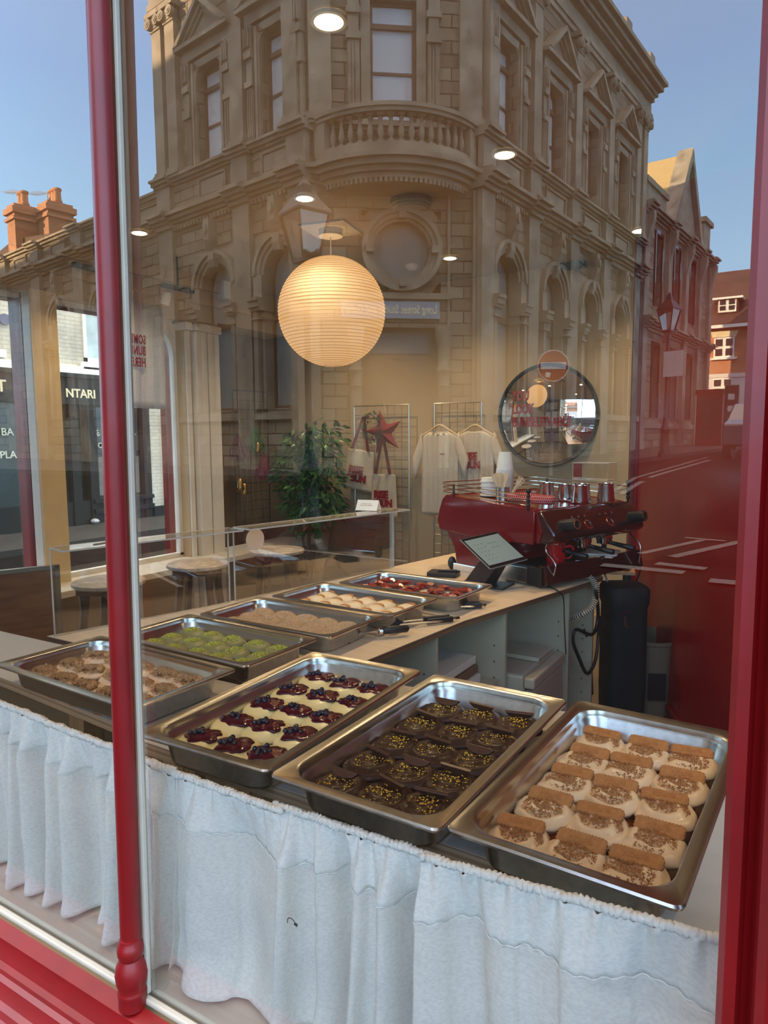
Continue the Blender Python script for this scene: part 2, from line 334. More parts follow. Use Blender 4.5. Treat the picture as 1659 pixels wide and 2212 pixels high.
# the window glass: two lights
for i,(x0,x1) in enumerate(((-2.25,XM),(XM,-.048))):
    b=MB(); b.box(x0,x1,YG-.003,YG+.003,.59,2.81)
    b=MB(); b.add([(x0,YG,.59),(x1,YG,.59),(x1,YG,2.81),(x0,YG,2.81)],[(0,1,2,3)])
    w=struct('window_1' if i==0 else 'window_4', b, glass_front)
# upper storeys of the shop's own building and its left-hand neighbours over the road
b=MB(); b.box(XL-.3,14,YG+.02,12,3.36,12); struct('wall_upper', b, white_brick)

# red arched partition at the right, running back into the shop
A=Vector((-.78,4.0,0)); B=Vector((.45,1.38,0)); u=(B-A).normalized(); Ln=(B-A).length
M=frame(A,u,(0,0,1))                                # local x along, y up, z toward the left (the room)
ctop=[(.0,2.55),(.03,2.66),(.10,2.70)] 
arc=[]
for k in range(0,25):
    s=-.06+1.75*k/24; 
    arc.append((max(s,-.06), 0))
def ztop(s): 
    # height of the arched head, measured along the partition
    P=[(-.24,2.60),(-.236,2.70),(-.2,2.75),(-.1,2.753),(.165,2.719),(.673,2.607),(1.009,2.518),(1.361,2.405),(1.9,2.22),(2.9,1.9)]
    for (a,za),(c,zc) in zip(P,P[1:]):
        if a<=s<=c: return za+(zc-za)*(s-a)/(c-a)
    return P[-1][1]
ss=[-.24,-.236,-.22,-.2,-.16,-.1,-.02,.04,.08,.14,.2,.3,.45,.67,.85,1.01,1.2,1.36,1.6,1.9,2.4,Ln]
poly=[(-.24,0),(Ln,0)]+[(s,ztop(s)) for s in ss[::-1]]
b=MB(); b.prism(poly,-.03,0,'z'); b.m=1; b.box(-.24,-.19,0,2.6,.001,.03); b.m=0; b.box(-.17,-.15,0,2.5,.001,.012); b.box(-.02,Ln,.0,.16,.001,.02); b.box(-.02,Ln,.20,.215,.001,.014)
struct('wall_partition', b, [mat('red_panel',(.27,.002,.004),.3,coat=.1),mat('red_mid',(.20,.03,.03),.5)], M=M)
# ================================================================ OUTDOORS
def V(x,yv,z=0): return Vector((x,2*YG-yv,z))       # a point given by its mirrored depth -> real place across the street
def gz(y):                                          # the street climbs gently away from the shop
    d=1.4-y
    return -.3 if d<1.6 else (-.3+1.05*(d-1.6)/11.4 if d<13 else .75+.3*min(1,(d-13)/25))
b=MB(); ys=[40,.68]+[.0,-1,-4,-8,-11.6,-16,-24,-37,-60]
for y0,y1 in zip(ys,ys[1:]):
    b.add([(-60,y0,gz(y0)),(40,y0,gz(y0)),(40,y1,gz(y1)),(-60,y1,gz(y1))],[(0,1,2,3)])
struct('ground_street', b, asphalt)
def slab(poly, h=.1, dz=0):
    m=MB(); n=len(poly)
    top=[(p[0],p[1],gz(p[1])+h+dz) for p in poly]; bot=[(p[0],p[1],gz(p[1])-.1) for p in poly]
    m.add(top+bot,[tuple(range(n))]+[(i,(i+1)%n,n+(i+1)%n,n+i) for i in range(n)]); return m
struct('ground_pavement_far', slab([(-12.6,40),(-10.6,40),(-10.6,10),(-10.6,2),(-12.6,2)]), paving)
struct('ground_pavement_near', slab([(3,.66),(-4.9,.66),(-5.7,1.4),(-5.7,14),(-4.5,14),(-4.5,-.6),(3,-.6)][::-1]), paving)
# ---- the corner building across the street
D0=15.0; d=ray(660,400); t=D0; P0=Vector((d.x*t,d.y*t)); uC=Vector((.788,.615)); uR=Vector((.092,.996)); uL=Vector((-.988,.153))
PR=P0+uC*3.91
def fr(P,uv): return frame(V(P.x,P.y,0),(uv.x,-uv.y,0),(-(-uv.y),uv.x,0)) if 0 else Matrix(((uv.x,uv.y,0,P.x),(-uv.y,uv.x,0,2*YG-P.y),(0,0,1,0),(0,0,0,1)))
FL=fr(P0+uL*5.5,-uL); FLW=fr(P0+uL*13,-uL); FC=fr(P0,uC); FR=fr(PR,uR)     # local x along, y outward, z up
bld=thing('corner_building','pale stone corner building with curved balcony, seen reflected in the window glass','building',(-12,-16,.75))
IB=bld.matrix_basis.copy(); IB=Matrix.Translation((-12,-16,.75)).inverted()
def bp(mb,name,mats,M,**k): return mb.build(name,mats,k.pop('parent',bld),M=(IB@M),**k)
def wallgrid(mb,x0,x1,z0,z1,ops,y0=-.35,y1=0):
    xs=sorted({x0,x1}|{o[0] for o in ops}|{o[1] for o in ops}); zs=sorted({z0,z1}|{o[2] for o in ops}|{o[3] for o in ops})
    for a,c in zip(xs,xs[1:]):
        for e_,g in zip(zs,zs[1:]):
            mx,mz=(a+c)/2,(e_+g)/2
            if mx<x0 or mx>x1 or mz<z0 or mz>z1 or any(o[0]<mx<o[1] and o[2]<mz<o[3] for o in ops): continue
            mb.box(a,c,y0,y1,e_,g)
ZG=.5
def moulding(mb,x0,x1,z,steps,ends=True):           # stacked projecting courses
    for dz0,dz1,pr in steps: mb.box(x0,x1,-.3,pr,z+dz0,z+dz1)
LOWC=[(-.10,.0,.06),(0,.07,.14),(.07,.16,.24),(.16,.24,.34),(.24,.29,.27)]
STRG=[(-.06,0,.05),(0,.08,.13),(.08,.14,.20)]
TOPC=[(-.75,-.60,.06),(-.60,-.45,.10),(-.45,-.05,.03),(-.05,.08,.14),(.08,.2,.26),(.2,.34,.44),(.34,.46,.58),(.46,.54,.50)]
def dentils(mb,x0,x1,z,pr,step=.14):
    x=x0
    while x<x1: mb.box(x,x+step*.55,0,pr,z,z+.09); x+=step
def pilaster(M,x,w=.46,pr=.16,z0=8.2,z1=12.25,name='pilaster'):
    m=MB(); m.box(x-w/2-.06,x+w/2+.06,0,pr+.07,z0,z0+.10); m.box(x-w/2-.03,x+w/2+.03,0,pr+.04,z0+.10,z0+.18)
    m.box(x-w/2,x+w/2,0,pr,z0+.18,z1-.40); m.box(x-w/2-.02,x+w/2+.02,0,pr+.03,z1-.44,z1-.38)
    m.box(x-w/2+.03,x+w/2-.03,0,pr+.05,z1-.38,z1-.12)
    for s in (-1,1):                                 # ionic volutes
        for ring in (.13,.085,.045):
            n=14; cx=x+s*(w/2-.02); cz=z1-.26; y0=pr+.02; y1=pr+.13+(.13-ring)*.4
            m.rings([[(cx+ring*math.cos(2*math.pi*i/n),yy,cz+ring*math.sin(2*math.pi*i/n)) for i in range(n)] for yy in (y0,y1)])
    m.box(x-w/2-.12,x+w/2+.12,0,pr+.12,z1-.12,z1)
    bp(m,name,stone,M,smooth=30)
def sashwin(M,xc,w,z0,z1,y=-.22,mid=.55,arch=False):
    m=MB(); f=.07; m.box(xc-w/2,xc-w/2+f,y-.05,y+.03,z0,z1); m.box(xc+w/2-f,xc+w/2,y-.05,y+.03,z0,z1); m.box(xc-w/2,xc+w/2,y-.05,y+.03,z0,z0+.08); m.box(xc-w/2,xc+w/2,y-.05,y+.03,z1-.07,z1)
    zm=z0+(z1-z0)*.42; zt=z0+(z1-z0)*.80; m.box(xc-w/2,xc+w/2,y-.05,y+.01,zm-.03,zm+.03); m.box(xc-w/2,xc+w/2,y-.05,y+.05,zt-.05,zt+.05)
    o=bp(m,'window_frame',sash,M); g=MB(); g.box(xc-w/2+f,xc+w/2-f,y-.04,y-.02,z0+.08,z1-.07); g.build('pane',blind_sky_pane,o); return o
def pedwindow(M,xc,w=.98,z0=8.22,z1=10.45,ped=True):
    sashwin(M,xc,w,z0,z1)
    m=MB()
    for s in (-1,1):
        a=xc+s*w/2; c=xc+s*(w/2+.17); m.box(min(a,c),max(a,c),0,.07,z0,z1+.18); a2=xc+s*(w/2+.04); c2=xc+s*(w/2+.12); m.box(min(a2,c2),max(a2,c2),.07,.11,z0,z1+.14)
        # fluted bracket pilaster outside the architrave
        a=xc+s*(w/2+.20); c=xc+s*(w/2+.42); x0,x1=min(a,c),max(a,c)
        m.box(x0,x1,0,.09,z0,z0+1.15)
        for k in range(3): m.box(x0+.02+k*.07,x0+.05+k*.07,.09,.115,z0+.08,z0+1.1)
        m.box(x0-.02,x1+.02,0,.15,z0+1.15,z0+1.28); m.box(x0+.01,x1-.01,0,.11,z0+1.28,z0+1.75); m.box(x0-.01,x1+.01,0,.17,z0+1.75,z0+1.9); m.box(x0,x1,0,.12,z0+1.9,z1+.22)
        for k in range(3): m.box(x0+.02+k*.07,x0+.05+k*.07,.12,.19,z0+1.98,z1+.15)
    m.prism([(xc-w/2-.17,z1),(xc-w/2,z1),(xc-w/2+.22,z1+.0),(xc-w/2-.17,z1+.18)],0,.07)
    m.box(xc-w/2-.17,xc+w/2+.17,0,.07,z1,z1+.18)
    for s in (-1,1):                                  # eased window-head corners
        xx=xc+s*w/2; m.prism([(xx,z1),(xx-s*.16,z1),(xx-s*.05,z1-.06),(xx,z1-.18)],-.15,.05)
    m.box(xc-w/2-.42,xc+w/2+.42,0,.13,z1+.22,z1+.46)
    bp(m,'window_surround',stone,M)
    if ped:
        m=MB(); hw=w/2+.55; zb=z1+.46; m.box(xc-hw,xc+hw,0,.30,zb,zb+.10); m.prism([(xc-hw+.1,zb+.1),(xc+hw-.1,zb+.1),(xc,zb+.82)],0,.08)
        for s in (-1,1):
            for off,pr,th in ((0,.32,.10),(.11,.22,.07),(.19,.15,.05)):
                m.prism([(xc+s*(hw-off*1.2),zb+.10),(xc+s*(hw-off*1.2-th*1.7),zb+.10),(xc,zb+.98-off*1.35-th*1.25),(xc,zb+.98-off*1.35)],0,pr)
        bp(m,'pediment',stone,M)
def archwin(M,xc,w=1.15,z0=2.2,zs=5.25,name='arched_window'):
    r=w/2; n=12; m=MB(); y=-.25
    m.box(xc-r,xc+r,y-.06,y-.04,z0,zs); m.prism([(xc+r*math.cos(math.pi*k/n),zs+r*math.sin(math.pi*k/n)) for k in range(n+1)],y-.06,y-.04)
    o=bp(m,name,pane_grey,M)
    f=MB()
    for s in (-1,1): f.box(xc+s*r-.05,xc+s*r+.05,y-.04,y+.02,z0,zs)
    f.box(xc-r,xc+r,y-.04,y+.02,4.25,4.4); f.box(xc-r,xc+r,y-.04,y+.02,z0,z0+.08)
    for k in range(n):
        a0,a1=math.pi*k/n,math.pi*(k+1)/n
        f.prism([(xc+q_*math.cos(a),zs+q_*math.sin(a)) for q_,a in ((r-.07,a0),(r,a0),(r,a1),(r-.07,a1))],y-.04,y+.02)
    f.build('frame',sash,o)
    m=MB()                                            # stone arch rings and spandrels
    for k in range(n):
        a0,a1=math.pi*k/n,math.pi*(k+1)/n
        for r0,r1,p0,p1 in ((r,r+.10,-.3,.02),(r+.10,r+.20,-.3,.07),(r+.20,r+.30,-.3,.13)):
            m.prism([(xc+q_*math.cos(a),zs+q_*math.sin(a)) for q_,a in ((r0,a0),(r1,a0),(r1,a1),(r0,a1))],p0,p1)
    for s in (-1,1):
        pts=[(xc+s*(r+.3),zs+r+.3)]+[(xc+s*(r+.3)*math.cos(math.pi/2*k/8),zs+(r+.3)*math.sin(math.pi/2*k/8)) for k in range(9)]
        m.prism(pts,-.3,0)
        for a,c,pr in ((r,r+.10,.02),(r+.13,r+.28,.13)): m.box(min(xc+s*a,xc+s*c),max(xc+s*a,xc+s*c),-.3,pr,z0,4.45)
        m.box(min(xc+s*(r),xc+s*(r+.30)),max(xc+s*r,xc+s*(r+.30)),-.3,.09,4.45,zs)
        for q_,(za,zb,pr) in enumerate(((4.45,4.52,.19),(4.52,4.66,.24),(4.66,4.74,.28),(4.25,4.30,.17))): m.box(min(xc+s*(r-.02),xc+s*(r+.34)),max(xc+s*(r-.02),xc+s*(r+.34)),-.3,pr,za,zb)
    # scrolled keystone
    m.prism([(0.0,zs+r-.12),(.10,zs+r-.12),(.16,zs+r+.05),(.14,zs+r+.25),(.26,zs+r+.5),(.26,zs+r+1.0),(0,zs+r+1.0)],xc-.11,xc+.11,'x')
    nn=12; m.rings([[(xc+.075*math.cos(2*math.pi*i/nn),yy,zs+r+.75+.12*math.sin(2*math.pi*i/nn)) for i in range(nn)] for yy in (.26,.31)])
    bp(m,'arch_surround',stone,M)
def panel(mb,x0,x1,z0,z1):
    t=.05; mb.box(x0,x1,0,.05,z0,z0+t); mb.box(x0,x1,0,.05,z1-t,z1); mb.box(x0,x0+t,0,.05,z0,z1); mb.box(x1-t,x1,0,.05,z0,z1); mb.box(x0+t+.05,x1-t-.05,0,.02,z0+t+.03,z1-t-.03)
# left facade, two bays (local x runs 0 at the far end to 5.5 at the corner)
cen=[5.5-3.25,5.5-.85]; m=MB()
ops=[(c-.49,c+.49,8.22,10.45) for c in cen]+[(c-.575-.3,c+.575+.3,2.2,5.25+.875) for c in cen]
wallgrid(m,0,5.5,ZG,13.1,ops); bp(m,'wall_face',ashlar,FL)
m=MB(); moulding(m,-.2,5.7,13.05,TOPC); dentils(m,-.1,5.6,12.95,.24); bp(m,'entablature',stone,FL); m=MB(); moulding(m,0,5.62,7.02,LOWC); moulding(m,0,5.62,8.05,STRG); dentils(m,0,5.6,6.86,.11)
for px_ in (.30,3.42,5.35): moulding(m,px_-.36,px_+.36,7.02,[(a,c,p+.14) for a,c,p in LOWC]); moulding(m,px_-.36,px_+.36,8.05,[(a,c,p+.14) for a,c,p in STRG]); m.box(px_-.3,px_+.3,0,.14,7.3,8.0); m.box(px_-.3,px_+.3,0,.12,ZG,6.9)
for c in cen: panel(m,c-.55,c+.55,7.42,7.92)
bp(m,'cornice',stone,FL); m=MB(); m.box(0,5.6,0,.10,1.95,2.1); bp(m,'sill_course',stone,FL); m=MB(); m.box(-.3,5.7,-.3,.15,13.59,14.3); bp(m,'parapet',stone,FL)
for c in cen: pedwindow(FL,c); archwin(FL,c)
for x in (.28,.92-.06,3.42): pilaster(FL,x,.40 if x<1 else .46)
pilaster(FL,5.22,.44)
# lower wing beyond, single storey
m=MB(); wops=[(c-.875,c+.875,2.2,6.125) for c in (1.6,4.4)]; wallgrid(m,-6,7.5,ZG,7.85,wops)
bp(m,'wing_wall',ashlar,FLW)
m=MB(); moulding(m,-6,7.5,7.02,LOWC); moulding(m,-6,7.5,7.85,STRG)
for x in (-2.5,.1,3.0,6.0): moulding(m,x-.36,x+.36,7.02,[(a,c,p+.14) for a,c,p in LOWC]); m.box(x-.3,x+.3,0,.14,ZG,7.85); moulding(m,x-.36,x+.36,7.85,[(a,c,p+.14) for a,c,p in STRG])
for c in (-1.2,1.6,4.5,6.9): panel(m,c-.5,c+.5,7.38,7.78)
bp(m,'wing_cornice',stone,FLW)
for c in (1.6,4.4): archwin(FLW,c)
# cant with door, round window, balcony (local x 0..3.91)
m=MB(); wallgrid(m,0,3.91,ZG,13.1,[(1.41,2.42,8.3,10.75),(1.16,2.88,ZG,3.95),(1.2,2.96,4.7,6.45)])
# infill round the round window
n=20; xc,zc,r=2.08,5.6,.62
for k in range(n):
    a0,a1=2*math.pi*k/n,2*math.pi*(k+1)/n
    def sq(a):
        c,s=math.cos(a),math.sin(a); q_=min(.88/max(abs(c),1e-6),.9/max(abs(s),1e-6)); return (xc+c*q_,zc+s*q_)
    m.prism([(xc+r*math.cos(a0),zc+r*math.sin(a0)),sq(a0),sq(a1),(xc+r*math.cos(a1),zc+r*math.sin(a1))],-.35,.0)
bp(m,'wall_face',ashlar,FC)
m=MB()
for r0,r1,p in ((r,r+.07,.05),(r+.07,r+.17,.11),(r+.17,r+.27,.17)):
    for k in range(n*2):
        a0,a1=math.pi*k/n,math.pi*(k+1)/n; m.prism([(xc+q_*math.cos(a),zc+q_*math.sin(a)) for q_,a in ((r0,a0),(r1,a0),(r1,a1),(r0,a1))],0,p)
for a in (0,math.pi/2,math.pi,-math.pi/2): m.cb((xc+.72*math.cos(a),.11,zc+.72*math.sin(a)),(.16,.24,.16))
o=bp(m,'round_window',stone,FC); g=MB(); g.prism([(xc+r*math.cos(2*math.pi*k/24),zc+r*math.sin(2*math.pi*k/24)) for k in range(24)],-.2,-.18); g.build('pane',pane_grey,o)
m=MB(); moulding(m,0,3.91,8.05,STRG); moulding(m,0,3.91,7.02,LOWC); m.box(.0,.25,0,.12,ZG,6.9); m.box(3.66,3.91,0,.12,ZG,6.9); m.box(3.1,3.16,0,.06,ZG,6.95); 
bp(m,'cornice',stone,FC); m=MB(); moulding(m,-.1,4.0,13.05,TOPC); bp(m,'entablature',stone,FC); m=MB(); m.box(-.1,4,-.3,.15,13.59,14.3); bp(m,'parapet',stone,FC); m=MB(); m.box(.9,3.2,0,.12,4.55,4.68); bp(m,'lintel',stone,FC)
for x in (.34,3.58): m=MB(); m.box(x-.3,x+.3,0,.22,8.2,8.34); m.box(x-.24,x+.24,0,.16,8.34,12.2); m.box(x-.3,x+.3,0,.24,12.0,12.3); bp(m,'corner_pier',stone,FC)
sashwin(FC,1.915,1.0,8.3,10.75,y=-.15)
m=MB()
for s in (-1,1):
    x=1.915+s*.60; m.box(x-.1,x+.1,0,.07,8.2,10.9); x=1.915+s*.86; m.box(x-.13,x+.13,0,.12,8.2,9.85)
    for k in range(3): m.box(x-.1+k*.07,x-.07+k*.07,.12,.15,8.3,9.8)
    m.box(x-.16,x+.16,0,.2,9.85,10.0); m.box(x-.11,x+.11,0,.16,10.0,10.35); m.box(x-.16,x+.16,0,.2,10.35,10.48); m.box(x-.12,x+.12,0,.18,10.48,11.0)
m.box(.9,2.95,0,.16,11,11.3); bp(m,'window_surround',stone,FC)
# doorway
m=MB()
for s in (-1,1):
    x=2.02+s*.98; m.lathe([(.17,ZG),(.17,ZG+.4),(.13,ZG+.45),(.13,2.6),(.15,2.65),(.12,2.7),(.14,2.9),(.17,3.0),(.12,3.1),(.13,3.5),(.18,3.75),(.2,3.95)],(x,.10,0),16)
bp(m,'door_column',stone,FC,smooth=40)
m=MB(); m.box(1.16,2.88,-.30,-.26,ZG,3.95); m.box(1.9,2.1,-.26,-.22,3.28,3.36); o=bp(m,'entrance_door',mat('door_brown',(.22,.17,.11),.5),FC); g=MB(); g.box(1.3,2.74,-.26,-.24,3.4,3.85); g.build('pane',pane_grey,o)
m=MB(); m.box(.72,2.92,0,.08,4.13,4.50); o=bp(m,'sign_board',mat('sign_blue',(.27,.36,.46),.5),FC)
text('sign_lettering','Long Street Studio and Gallery',.26,mat('sign_gold',(.95,.85,.50),.5),o,frame((2.86,.082,4.24),(-1,0,0),(0,0,1)),.004,.003,sx=.66)
# balcony slab, rail and balusters on an arc
cx,R0=1.96,2.05; cy=-1.15
def arcpts(r,a0=-52,a1=52,n=24): return [(cx+r*math.sin(R(a0+(a1-a0)*k/n)),cy+r*math.cos(R(a0+(a1-a0)*k/n))) for k in range(n+1)]
def band(mb,ri,ro,z0,z1,a=52):
    o_=arcpts(ro,-a,a); i_=arcpts(ri,-a,a); mb.prism(o_+i_[::-1],z0,z1,'z')
bal=MB(); 
for ro,z0,z1 in ((2.0,6.86,6.96),(2.1,6.96,7.06),(2.22,7.06,7.18),(2.32,7.18,7.28),(2.2,7.28,7.42)): band(bal,1.15,ro,z0,z1)
band(bal,1.9,2.17,7.42,7.5); band(bal,1.88,2.2,8.08,8.16); band(bal,1.85,2.24,8.16,8.24)
for a in (-50,50):
    bal.T=Matrix.Translation((cx+2.04*math.sin(R(a)),cy+2.04*math.cos(R(a)),0))@Matrix.Rotation(-R(a),4,'Z'); bal.box(-.16,.16,-.13,.13,7.42,8.1); bal.T=None
for k in range(32):
    a=-48+3*k; bal.T=Matrix.Translation((cx+1.98*math.sin(R(a)),cy+1.98*math.cos(R(a)),0))@Matrix.Rotation(-R(a),4,'Z'); bal.box(-.03,.03,-.05,.05,6.76,6.86); bal.T=None
balc=bp(bal,'balcony',stone,FC,smooth=30)
k0=None
for k in range(15):
    a=-42+6*k
    if k0 is None:
        m=MB(); m.box(-.07,.07,-.07,.07,0,.05); m.lathe([(.055,.05),(.035,.09),(.05,.13),(.068,.2),(.06,.28),(.035,.40),(.03,.45),(.05,.48),(.03,.5),(.045,.53)],n=12); m.box(-.065,.065,-.065,.065,.53,.58)
        k0=m.build('baluster',stone,balc,smooth=40); o=k0
    else: o=k0.copy(); COL.objects.link(o); o.parent=balc
    o.matrix_local=Matrix.Translation((cx+2.04*math.sin(R(a)),cy+2.04*math.cos(R(a)),7.5))@Matrix.Rotation(-R(a),4,'Z')
# right facade, four bays
cen=[1.05,3.75,6.4,9.05]; m=MB()
wallgrid(m,0,11.4,ZG,13.1,[(c-.49,c+.49,8.22,10.45) for c in cen]+[(c+.15-.875,c+.15+.875,2.2,6.125) for c in cen]); bp(m,'wall_face',ashlar,FR)
m=MB(); moulding(m,-.2,11.9,13.05,TOPC); dentils(m,0,11.6,12.95,.24); bp(m,'entablature',stone,FR); m=MB(); moulding(m,-.1,11.5,7.02,LOWC); moulding(m,-.1,11.5,8.05,STRG); dentils(m,0,11.4,6.86,.11)
for px_ in (.05,2.43,5.08,7.72,10.7): moulding(m,px_-.36,px_+.36,7.02,[(a,c,p+.14) for a,c,p in LOWC]); moulding(m,px_-.36,px_+.36,8.05,[(a,c,p+.14) for a,c,p in STRG]); m.box(px_-.3,px_+.3,0,.14,7.3,8.0); m.box(px_-.3,px_+.3,0,.12,ZG,6.9)
for c in cen: panel(m,c-.5,c+.8,7.42,7.92)
bp(m,'cornice',stone,FR); m=MB(); m.box(-.1,11.6,0,.10,2.02,2.2); bp(m,'sill_course',stone,FR); m=MB(); m.box(-.1,11.9,-.3,.12,13.59,13.75); m.box(-.1,11.9,-.3,.12,14.05,14.25)
for x in (1,3.7,6.4,9,11.5): m.box(x-.25,x+.25,-.3,.16,13.6,14.4)
for k in range(56): m.box(.1+k*.21,.2+k*.21,-.15,.05,13.75,14.05)
bp(m,'parapet',stone,FR)
for c in cen: pedwindow(FR,c); archwin(FR,c+.15)
for x in (-.0+.2,2.43,5.08,7.72,10.35,11.05): pilaster(FR,x,.42)
# body of the building behind the facades
m=MB(); poly=[(P0+uL*5.4),(P0+uL*5.4+Vector((1.2,8))),(PR+uR*11.3+Vector((-5.2,0))),(PR+uR*11.3-Vector((.4,0))),(PR-Vector((.4,-.1))),(P0+Vector((-.1,.4)))]
m.prism([(p.x,2*YG-p.y) for p in [P0+uL*5.3+Vector((.06,.36)),P0+uL*5.3+Vector((1.2,8)),PR+uR*11.3+Vector((-5.2,0)),PR+uR*11.3-Vector((.42,0)),PR+Vector((-.42,.2)),P0+Vector((-.1,.45))]],.3,13,'z')
bp(m,'building_core',stone,Matrix())
m=MB(); m.prism([(p.x,2*YG-p.y) for p in [P0+uL*19+Vector((.06,.4)),P0+uL*19+Vector((.6,4)),P0+uL*5.6+Vector((.6,4)),P0+uL*5.6+Vector((.06,.4))]],.3,7.8,'z')
bp(m,'wing_core',stone,Matrix())
# ---- second stone building further along, with a gable
F2=fr(PR+uR*11.45,uR); b2=thing('gabled_building','tall stone building with a steep gable beside the corner building, reflected over the red partition','building',(-5,-26,.8)); IB2=Matrix.Translation((-5,-26,.8)).inverted()
def bp2(mb,name,mats,M=F2,**k): return mb.build(name,mats,b2,M=IB2@M,**k)
wc=[1.95,4.5,7.0]
m=MB(); wallgrid(m,0,10.4,.4,9.6,[(c-.4,c+.4,6.3,8.9) for c in wc]+[(c-.4,c+.4,2.2,4.9) for c in wc]); bp2(m,'wall_face',ashlar)
m=MB(); moulding(m,0,10.5,9.35,LOWC); moulding(m,0,10.5,5.45,LOWC); m.box(0,10.5,0,.08,1.8,2.0); m.box(0,2.6,-.25,.06,9.6,10.3); m.box(0,2.7,-.3,.14,10.3,10.5)
for x in (.2,3.2,5.8,8.2,10.1): m.box(x-.25,x+.25,0,.14,.4,9.3); moulding(m,x-.3,x+.3,9.35,[(a,c,p+.12) for a,c,p in LOWC]); moulding(m,x-.3,x+.3,5.45,[(a,c,p+.12) for a,c,p in LOWC]); m.prism([(0,8.1),(.14,8.1),(.2,8.5),(.36,9.0),(.36,9.3),(0,9.3)],x-.13,x+.13,'x')
m.box(8.4,9.6,-.4,.1,9.6,11.0); m.box(8.3,9.8,-.45,.2,10.9,11.1)
bp2(m,'cornice',stone)
for c in wc:
    for za,zb in ((6.3,8.9),(2.2,4.9)):
        m=MB(); m.box(c-.4,c+.4,-.25,-.22,za,zb); m.box(c-.5,c-.4,0,.06,za,zb+.1); m.box(c+.4,c+.5,0,.06,za,zb+.1); m.box(c-.5,c+.5,0,.06,zb,zb+.12); m.m=1; m.box(c-.42,c+.42,-.22,-.18,(za+zb)/2-.03,(za+zb)/2+.03)
        o=bp2(m,'window',[pane_dark,sash])
m=MB(); m.prism([(3.4,9.6),(8.0,9.6),(5.7,12.9)],-.35,0)
for s in (-1,1):
    m.prism([(5.7+s*2.5,9.5),(5.7+s*2.1,9.5),(5.7,12.65),(5.7,13.15)],-.4,.2)
bp2(m,'gable',stone)
m=MB(); m.prism([(3.2,9.6),(8.2,9.6),(5.7,12.95)],-2.8,-.36); bp2(m,'roof',mat('roof_ochre',(.50,.36,.16),.8,nz=.15))
m=MB(); m.box(0,10.4,-2.6,-.36,.3,9.6); bp2(m,'building_core',stone)
# ---- chimneys beyond the wing
for i,(xa,xb,yb_,yt,lab) in enumerate(((28,84,545,452,'brick chimney stack with clay pots, nearer the left edge of the picture'),(92,158,545,447,'broad brick chimney stack with an aerial, right of the smaller stack'))):
    dl=ray(xa,yb_)*25; dr=ray(xb,yb_)*25; z1=CAMZ+ray(xa,yt)[2]*25; c=(dl+dr)/2; w=(dr-dl).length*.72
    base=V(c.x,c.y,7.6); ch=thing('chimney_stack',lab,'chimney',base,R(10),group='chimneys over the low wing')
    m=MB(); h=z1-7.6; m.box(-w/2,w/2,-.45,.45,0,h-.32); m.box(-w/2-.07,w/2+.07,-.52,.52,h-.55,h-.45); m.box(-w/2-.09,w/2+.09,-.54,.54,h-.32,h-.12); m.box(-w/2,w/2,-.45,.45,h-.12,h)
    m.build('stack',brick,ch)
    for k in range(3 if i else 2):
        m=MB(); x=-w/2+.2+k*(w-.4)/(2 if i else 1); m.lathe([(.15,h),(.17,h+.1),(.13,h+.12),(.12,h+.42),(.15,h+.45),(.15,h+.52)],(x,0,0),12); m.build('chimney_pot',chim_pot,ch,smooth=30)
    m=MB(); ax=-w/2-.2 if i else 0; m.tube([(ax,0,h-1.2),(ax,0,h+.6)],.02); m.tube([(ax-1.2,.1,h+.75),(ax+.2,-.1,h+.52)],.015)
    for k in range(6): m.tube([(ax-1.1+k*.2,-.15,h+.73-k*.03),(ax-1.1+k*.2,.3,h+.73-k*.03)],.008,4)
    m.build('aerial',wire,ch)
m=MB(); m.prism([(-9,0),(9,0),(9,.5),(0,1.6),(-9,.5)],-2,2); tag(m.build('house_roof',roof_tile,None,M=Matrix.Translation(V(-24.5,17.2,7.1))@Matrix.Rotation(R(10),4,'Z')),'dark tiled roof that carries the two chimney stacks behind the low wing','roof')
m=MB(); m.box(-9,9,-2,2,0,6.2); struct('wall_behind_wing',m,brick,M=Matrix.Translation(V(-24.5,17.2,.9))@Matrix.Rotation(R(10),4,'Z'))
# ---- brick house closing the street
D=36; gl=lambda x,y: ray(x,y)*D+Vector((0,0,CAMZ))
pe=gl(1540,708); x0=pe.x-2.2; yv=pe.y; ze=pe.z; hs=thing('brick_house','orange brick house with tiled roof, dormer and whitewashed ground floor, reflected beside the right post','house',V(x0,yv,1.0))
Mh=Matrix()
S=D/1507.
zb=1.0; h=lambda py: CAMZ+ray(1565,py).z*D*1.01-zb
m=MB(); zwh=h(812); ztop_=h(710)
wx=(gl(1565,755).x-x0); m.box(0,9,-6,0,zwh,ztop_); m.build('wall',brick,hs)
m=MB(); m.box(0,9,-6,.03,0,zwh-.1); m.box(0,9,-6,.08,zwh-.12,zwh+.08); m.build('ground_floor',mat('render_white',(.62,.58,.56),.7),hs)
m=MB(); zr=h(606); m.add([(-.4,.35,ztop_),(9,.35,ztop_),(9,-3.2,zr+.9),(-.4,-3.2,zr+.9),(-.4,-6,ztop_),(9,-6,ztop_)],[(0,1,2,3),(3,2,5,4),(0,3,4),(1,5,2)]); m.build('roof',roof_tile,hs)
m=MB(); m.box(-.4,9,.3,.42,ztop_-.1,ztop_+.06); m.build('gutter',sashw,hs)
